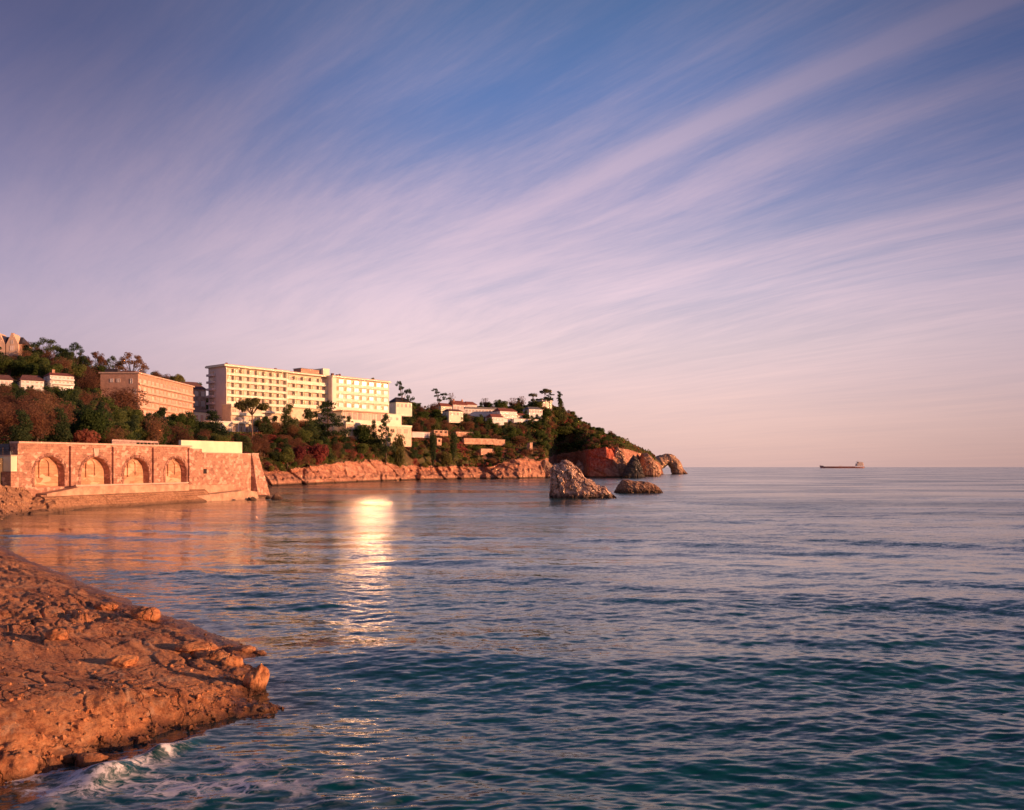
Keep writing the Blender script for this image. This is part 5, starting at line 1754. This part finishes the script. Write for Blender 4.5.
# trees one can pick out in the photograph: kind, label, column, top row, distance, width
KEY = [
    ('cedar', "dark conifer before the left end of the restaurant windows", 349, 416, 432, 14, None),
    ('round', "green tree under the middle of the restaurant windows", 362, 421, 430, 17, None),
    ('evergreen', "dark evergreen under the right half of the restaurant windows", 374, 419, 432, 13, None),
    ('olivebush', "big olive shrub before the lower terrace at the hotel's right end", 399, 430, 446, 18, None),
    ('umbrella', "flat topped umbrella pine rising in front of the hotel's left end", 252, 397, 345, 34, None),
    ('autumn', "big round russet tree in front of the salmon block of flats", 124, 386, 290, 50, None),
    ('cedar', "spreading dark cedar in front of the middle of the hotel", 328, 401, 405, 40, None),
    ('evergreen', "dark pointed evergreen left of the spreading cedar, before the hotel", 289, 403, 385, 26, None),
    ('evergreen', "dark evergreen filling the gap between pointed tree and cedar", 308, 407, 392, 24, None),
    ('cedar', "small dark layered conifer before the restaurant windows at the hotel's right end", 386, 414, 430, 18, None),
    ('evergreen', "dark green tree standing before the right half of the salmon flats", 162, 406, 300, 24, None),
    ('evergreen', "dark green tree just left of the hotel end wall", 213, 410, 318, 34, None),
    ('evergreen', "dark green tree between flats and hotel, behind the cream wall", 190, 411, 310, 26, None),
    ('evergreen', "very dark tree on the skyline gap between flats and hotel", 199, 382, 452, 16, None),
    ('umbrella', "small flat topped pine poking up behind the salmon flats", 178, 373, 440, 15, None),
    ('windswept', "leaning windswept pine above the cream house right of the hotel", 403, 380, 505, 15, None),
    ('umbrella', "small round pine top poking over the hotel roof", 373, 377, 540, 9, None),
    ('windswept', "tall ragged pine on the ridge left of the red roofed houses", 439, 388, 575, 15, None),
    ('bare', "pale bare tree on the ridge behind the red roofed houses", 451, 391, 600, 9, None),
    ('bare', "round bare tree on the ridge above the long white building", 485, 396.5, 630, 12, None),
    ('round', "round dark green tree on the ridge right of the bare round tree", 501, 397.5, 625, 13, None),
    ('bare', "broad bare tree on the ridge right of the round green tree", 513, 396, 640, 13, None),
    ('bare', "bare tree close to the left of the summit pines", 522, 394.5, 650, 9, None),
    ('umbrella', "leftmost umbrella pine of the summit group on the headland", 533, 392.5, 655, 9, None),
    ('umbrella', "tallest umbrella pine of the summit group on the headland", 545, 388, 662, 13, None),
    ('windswept', "ragged pine under the tallest summit pine, to its right", 549, 393, 660, 11, None),
    ('windswept', "lone leaning pine at the top of the seaward slope", 560, 390, 672, 10, None),
    ('evergreen', "dark bush of a tree below the lone leaning pine", 560, 397.5, 668, 13, None),
    ('spreading', "broad spreading pine on the skyline right of the gabled villa", 45, 338, 372, 38, None),
    ('spreading', "second spreading pine on the left skyline, next to the broad one", 75, 344, 376, 27, None),
    ('spreading', "low spreading tree on the left skyline behind the wood", 96, 351, 382, 24, None),
    ('spreading', "wide spreading pine on the skyline above the salmon flats", 131, 352.5, 402, 34, None),
    ('spreading', "lower rounded tree between the spreading skyline pines above the flats", 113, 357, 398, 22, None),
    ('autumn', "brown tree between white house and salmon flats", 88, 368, 318, 22, None),
    ('cypress', "dark narrow cypress on the slope below the ridge houses", 453.5, 432, 500, 7, None),
    ('cypress', "pair of cypresses by the orange terrace doorway", 433, 432, 478, 7, None),
    ('evergreen', "black green tree on the slope right of the orange terraces", 474, 455, 520, 15, None),
    ('olivebush', "round grey green shrub above the middle of the cliff", 447, 449, 488, 12, None),
    ('autumn', "russet tree above the cove beside the orange pillar", 520, 434, 560, 14, None),
    ('redbush', "crimson shrub above the cliff in front of the cedar", 316, 437, 360, 28, None),
    ('redbush', "small crimson shrub at the left foot of the hotel garden", 298, 440, 348, 18, None),
    ('round', "large dome shaped tree hanging over the cove", 563, 424, 655, 26, None),
    ('redbush', "crimson shrub on the low slope right of the hotel garden", 409, 438, 472, 12, None),
]
for k, lab, px, top, D, w, g in KEY:
    if k in ('umbrella', 'spreading'):
        # crown top sits at 0.93 of the unit height
        gz = ground_at(px, D); h = (Zp(top, D) - gz) / 0.93
        tree(k, lab, px, HOR - (gz + h - CAM_H) * F / D, D, w)
    else:
        tree(k, lab, px, top, D, w)

# things that must stay in view: columns, lowest row that must show, distance
KEEP = [(0, 24, 353, 385), (-12, 18, 381, 300), (17, 48, 384, 305), (46, 76, 383, 310), (100, 140, 393, 330), (138, 193, 411, 345), (205, 228, 420, 392), (228, 262, 432, 380),
        (262, 334, 412, 400), (334, 387, 420, 440), (343, 396, 424, 440), (396, 412, 425, 440), (394, 416, 409, 500), (441, 478, 408, 585), (449, 463, 413, 560), (465, 505, 410, 605), (492, 517, 416.5, 590),
        (412, 434, 433, 470), (433, 453, 432, 497), (436, 446, 441, 490), (454, 482, 433.5, 535), (462, 505, 440, 528), (481, 494, 452, 528), (514, 540, 419.5, 603), (528, 543, 411.5, 625), (528, 534, 458, 548),
        (541, 553, 406, 660), (518, 527, 418, 610), (194, 221, 420, 392), (211, 231, 430, 376), (180, 206, 392, 440), (55, 60, 405, 300)]
FOOT = [(0, 24, 380, 402), (-12, 77, 298, 322), (100, 195, 326, 428), (192, 222, 386, 408), (208, 262, 378, 480), (262, 300, 402, 480), (300, 345, 426, 480), (345, 388, 438, 480), (388, 412, 447, 475), (394, 416, 498, 512), (440, 478, 583, 622), (464, 518, 588, 620), (528, 543, 622, 640), (541, 553, 657, 670), (205, 232, 372, 386)]


def scatter(kind_w, marks, group, px0, px1, s0, s1, n, h0, h1, min_d):
    """fill a stretch of slope with single trees"""
    placed = []
    tries = 0
    kinds = [k for k, w in kind_w for _ in range(w)]
    while len(placed) < n and tries < n * 30:
        tries += 1
        px = TR.uniform(px0, px1); s = TR.uniform(s0, s1)
        X, Y, Z = terrain_pts(np.array([px]), np.array([s]))
        x, y, z = float(X[0]), float(Y[0]), float(Z[0])
        if z < 4: continue
        if any((x - a) ** 2 + (y - b) ** 2 < min_d ** 2 for a, b in placed): continue
        if any(a <= px <= b and c <= y <= d for a, b, c, d in FOOT): continue
        k = TR.choice(kinds)
        h = TR.uniform(h0, h1) * (0.5 if 'bush' in k else 1)
        top = HOR - (z + h - CAM_H) * F / y
        ok = True
        for a, b, row, dk in KEEP:
            if a - 2 <= px <= b + 2 and y < dk and top < row:
                top = row + TR.uniform(0.3, 2.5)
                h2 = Zp(top, y) - z
                if h2 < 1.3: ok = False; break
                h = h2
        if not ok: continue
        mark = next(mk for lim, mk in marks if px < lim)
        row = ('low', 'halfway up', 'high')[min(2, int((s - s0) / (s1 - s0) * 3))]
        big = 'tall ' if h > (h0 + h1) / 2 * (0.5 if 'bush' in k else 1) else 'small '
        lab = big + KINDW[k] + ' ' + row + ' ' + mark
        t = tree(k, lab, px, HOR - (z + h - CAM_H) * F / y, y, min(1.25 * h, 9) * F / y * UNITW[k] if 'bush' not in k else h * 1.1 * F / y * UNITW[k], group, base=z)
        if t: placed.append((x, y))


KINDW = {'round': "green tree", 'autumn': "russet tree", 'evergreen': "dark evergreen", 'cedar': "layered conifer", 'umbrella': "flat topped pine", 'bare': "bare tree", 'bush': "green shrub",
         'redbush': "reddish shrub", 'olivebush': "olive shrub", 'cypress': "cypress", 'windswept': "ragged pine"}
scatter([('autumn', 6), ('round', 2), ('evergreen', 3), ('redbush', 1)],
        [(22, "in the wood above the wall's near end"), (72, "in the wood above the first arch"), (999, "in the wood above the second arch")], "wood behind the sea wall", -30, 105, 2.4, 4.2, 70, 7, 11, 5.0)
scatter([('evergreen', 5), ('round', 3), ('autumn', 3)],
        [(24, "on the hill below the gabled villa"), (64, "on the hill below the broadest skyline pine"), (999, "on the hill left of the salmon flats")], "wood on the left hilltop", -30, 106, 4.35, 6.1, 85, 8, 12, 4.5)
scatter([('evergreen', 5), ('round', 3), ('autumn', 3), ('olivebush', 1)],
        [(135, "above the third arch of the sea wall"), (188, "above the fourth arch of the sea wall"), (999, "behind the cream rendered wall")], "wood below the salmon flats", 105, 212, 2.3, 4.3, 62, 6, 10, 4.6)
scatter([('autumn', 4), ('round', 3)], [(150, "on the hill behind the left half of the flats"), (999, "on the hill behind the right half of the flats")], "trees behind the flats", 98, 206, 5.4, 6.1, 26, 7, 9, 5)
scatter([('round', 4), ('evergreen', 3), ('autumn', 3), ('redbush', 2), ('olivebush', 2), ('bush', 2)],
        [(262, "in the garden under the hotel's left end"), (300, "in the garden under the hotel's left wing"), (345, "in the garden under the hotel's roof house"), (380, "in the garden under the restaurant windows"), (999, "in the garden under the hotel's right end")],
        "trees below the hotel", 222, 414, 2.3, 4.3, 120, 5, 9, 4.2)
scatter([('olivebush', 3), ('bush', 3), ('autumn', 2), ('round', 2)], [(430, "beside the white parapet wall"), (470, "among the orange terraces"), (999, "right of the orange terraces")], "shrubs among the terraces", 408, 512, 2.9, 4.2, 85, 3, 5.5, 3.2)
scatter([('round', 5), ('evergreen', 3), ('autumn', 4), ('bush', 2)],
        [(425, "on the slope beside the cream house with dark roof"), (999, "on the slope under the red roofed ridge houses")], "wood right of the hotel", 392, 470, 4.2, 6.1, 60, 5, 8, 5.0)
scatter([('olivebush', 4), ('bush', 3), ('redbush', 2), ('autumn', 2), ('round', 1)],
        [(300, "over the left end of the orange cliff"), (350, "over the cliff below the hotel"), (400, "over the cliff below the restaurant windows"), (450, "over the cliff below the orange terraces"), (500, "over the cliff below the long white building"), (999, "over the cliff end beside the cove")],
        "scrub above the cliff", 262, 545, 2.05, 3.4, 150, 3, 6, 3.4)
scatter([('evergreen', 5), ('round', 5), ('autumn', 3)],
        [(500, "in the wood under the long white building"), (530, "in the wood under the balcony house"), (999, "in the wood under the white bungalow")], "wood of the middle headland", 465, 556, 3.7, 6.1, 95, 4.5, 8, 5.2)
scatter([('round', 6), ('evergreen', 1), ('autumn', 3), ('olivebush', 6)],
        [(580, "on the slope over the shaded cove"), (602, "on the slope over the red cliff"), (999, "on the slope over the orange pillar")], "wood above the red cliff", 554, 622, 2.2, 6.1, 125, 3.2, 6, 4.6)
scatter([('round', 4), ('evergreen', 2), ('autumn', 3), ('olivebush', 3)], [(556, "on the shoulder right of the white bungalow"), (999, "on the shoulder under the lone leaning pine")], "trees on the shoulder", 538, 576, 2.9, 6.0, 60, 3.5, 7, 4.5)
scatter([('bush', 3), ('olivebush', 3)], [(636, "on the headland tip over the dark buttress"), (999, "on the headland tip near the rock arch")], "shrubs on the headland tip", 618, 654, 2.6, 6.1, 40, 3, 5, 5.0)


def undergrowth():
    """leaf clumps of the low scrub that covers the whole hillside"""
    rng = np.random.default_rng(5)
    n = 150000
    px = rng.uniform(-30, 655, n)
    s = rng.uniform(1.95, 6.05, n)
    X, Y, Z = terrain_pts(px, s)
    cl = fbm(X / 7, Y / 7, Z / 5, oct=3, seed=90)
    keep = (cl > -0.12) | (s > 4.0) | (px < 240)
    bare = (px > 495) & (px < 545) & (s > 2.05) & (s < 3.5) & (cl < 0.3)
    keep &= ~bare
    keep &= ~((px > 252) & (s < 2.15) & (cl < 0.25))
    for a, b, c, d in FOOT:
        keep &= ~((px > a) & (px < b) & (Y > c) & (Y < d))
    hgt = rng.random(n) ** 1.2 * (0.8 + 3.0 * np.clip(cl, 0, 1)) * np.clip(Y / 400, 0.6, 1.6)
    top = HOR - (Z + hgt - CAM_H) * F / Y
    for a, b, row, dk in KEEP:
        keep &= ~((px > a - 1) & (px < b + 1) & (Y < dk) & (top < row))
    keep &= Z > 3
    X, Y, Z, hgt, cl, px = [q[keep] for q in (X, Y, Z, hgt, cl, px)]
    n = len(X)
    c = np.stack([X, Y, Z + hgt], -1)
    nn = rng.normal(size=(n, 3)) * 0.7 + np.array([0.3, -0.4, 0.7]); nn /= np.linalg.norm(nn, axis=1)[:, None]
    a = np.cross(nn, rng.normal(size=(n, 3))); a /= np.linalg.norm(a, axis=1)[:, None]
    b = np.cross(nn, a)
    sz = (np.clip(Y / 400, 0.45, 1.6) * 0.42 * rng.uniform(0.6, 1.5, n))[:, None]
    V = np.stack([c - a * sz, c - b * sz * .7, c + a * sz, c + b * sz * .7], 1)
    kind = fbm(X / 14, Y / 14, oct=3, seed=91) + rng.normal(size=n) * 0.12
    mi = np.where(kind < -0.22, 1, np.where(kind > 0.34, 2, 0)).astype(int)
    mi = np.where((kind > 0.1) & (px > 230) & (mi == 0), 3, mi)
    me = quads_mesh("undergrowth", V, [M_GREEN, M_AUTUMN, M_RED, M_OLIVE], mi)
    o = link("undergrowth", me)
    tag(o, "low green and russet scrub covering the hillside between the trees", "undergrowth", None, 'stuff')


undergrowth()
# ------------------------------------------------------------------ boulders on the near shelf
def shelf_z(x, y):
    h, sd = shelf_height(np.array([[x]]), np.array([[y]]))
    return float(h[0, 0])


def boulder(label, px, py_base, wpx, hpx, seed, name="boulder", group=None, ky=0.8, tall=0.0):
    D = CAM_H * F / (py_base - HOR)
    for _ in range(4):
        x = Xp(px, D); z = max(0.0, shelf_z(x, D)); D = (CAM_H - z) * F / (py_base - HOR)
    x = Xp(px, D)
    w = wpx / F * D; h = hpx / F * D
    th = np.linspace(0, 2 * math.pi, 65); ph = np.linspace(0.02, math.pi - 0.02, 44)
    T, P = np.meshgrid(th, ph)
    dx, dy, dz = np.sin(P) * np.cos(T), np.sin(P) * np.sin(T), np.cos(P)
    p = 1.0
    ex = np.sign(dx) * np.abs(dx) ** p; ey = np.sign(dy) * np.abs(dy) ** p; ez = np.sign(dz) * np.abs(dz) ** p
    k = 1 + 0.36 * fbm(dx * 1.7 + seed * 3.1, dy * 1.1, dz * 1.1, oct=4, seed=seed, ridged=True) + 0.10 * fbm(dx * 4 + seed, dy * 4, dz * 4, oct=4, gain=0.6, seed=seed + 3)
    # soft facets
    rr = random.Random(seed)
    for _ in range(7):
        v = Vector((rr.gauss(0, 1), rr.gauss(0, 1), rr.gauss(0, .8))).normalized()
        dd = dx * v.x + dy * v.y + dz * v.z
        lim = rr.uniform(0.68, 0.9)
        k = np.where(dd * k > lim, lim / np.maximum(dd, 1e-3) * 0.45 + k * 0.55, k)
    X = ex * k * w / 2; Y = ey * k * w / 2 * ky; Z = ez * k * h * 0.62 + h * 0.32
    X = X - tall * Z
    me = grid_mesh(name, X, Y, Z, SHELF_MAT, smooth=True)
    o = link(name, me, loc=(x, D + w * ky * 0.4, z))
    o.rotation_euler = (0, 0, rr.uniform(-.5, .5))
    tag(o, label, "boulder", group)
    return o


boulder("large upright rounded boulder at the tip of the near rock shelf", 252, 691, 24, 24, 41, tall=-0.1)
boulder("round pale topped boulder in the gully left of the upright boulder", 230, 668, 20, 11, 3)
boulder("low flat boulder between gully and shelf edge", 213, 661, 26, 8, 4)
boulder("dark low boulder awash behind the shelf tip", 243, 653, 22, 6, 5)
boulder("small wet boulder furthest out behind the shelf tip", 259, 656, 14, 4, 6)
boulder("sharp block with a dark shaded left side on the upper shelf", 54, 640, 22, 11, 7, ky=0.7)
boulder("angular boulder in the middle of the shelf, throwing a long shadow", 104, 610, 20, 7, 8)
boulder("flat topped boulder near the far edge of the shelf", 142, 620, 30, 11, 10)
boulder("knobbly boulder right of the shelf middle", 118, 666, 30, 9, 11)
boulder("low slab boulder above the gully near the shelf tip", 190, 652, 40, 8, 12)
boulder("rounded boulder in the near bank, lowest at the left edge", 8, 782, 44, 26, 13)
boulder("long rounded boulder in the near bank, above the breaker", 46, 766, 56, 18, 14)
boulder("big smooth boulder crowning the near bank", 56, 745, 54, 15, 15)
boulder("squat dark boulder beside the breaking wave", 86, 770, 30, 15, 16)
boulder("tiny pointed boulder on the rib at the shelf tip", 262, 712, 11, 4, 17)


def pebbles():
    """loose stones and rubble strewn along the near bank"""
    rng = np.random.default_rng(21)
    P = SHORE
    V, Fc = [], []
    cube = np.array([(-1, -1, -1), (1, -1, -1), (1, 1, -1), (-1, 1, -1), (-1, -1, 1), (1, -1, 1), (1, 1, 1), (-1, 1, 1)], float)
    faces = [(0, 3, 2, 1), (4, 5, 6, 7), (0, 1, 5, 4), (1, 2, 6, 5), (2, 3, 7, 6), (3, 0, 4, 7)]
    n = 7000
    pxs = rng.uniform(-40, 285, n); pys = rng.uniform(600, 790, n)
    D = CAM_H * F / (pys - HOR); X = (pxs - 512) / F * D
    H, sd = shelf_height(X[None], D[None]); H, sd = H[0], sd[0]
    pr = np.exp(-np.clip(sd, 0, 9) / 0.9) * (0.9 * (D < 31) + 0.12) + 0.015
    ok = (sd > -0.35) & (rng.random(n) < pr)
    X, D, H = X[ok], D[ok], H[ok]
    size = 0.018 + 0.06 * rng.random(len(X)) ** 2.5
    B = []
    for i in range(len(X)):
        s = size[i] * np.array([rng.uniform(.8, 1.6), rng.uniform(.7, 1.2), rng.uniform(.5, .9)])
        a = rng.uniform(0, 6.28)
        c = cube * s * rng.uniform(0.55, 1.15, (8, 3))
        c[4:, :2] *= 0.62
        ca, sa = math.cos(a), math.sin(a)
        q = np.stack([c[:, 0] * ca - c[:, 1] * sa, c[:, 0] * sa + c[:, 1] * ca, c[:, 2]], -1)
        b = len(V)
        V += [tuple(p) for p in q + np.array([X[i], D[i], H[i] + s[2] * .3])]
        Fc += [tuple(b + j for j in f) for f in faces]
    me = bpy.data.meshes.new("rubble")
    me.from_pydata(V, [], Fc)
    me.materials.append(SHELF_MAT)
    o = link("shore_rubble", me)
    tag(o, "loose stones and rubble along the edge of the near rock shelf", "rubble", None, 'stuff')


pebbles()
build_water()
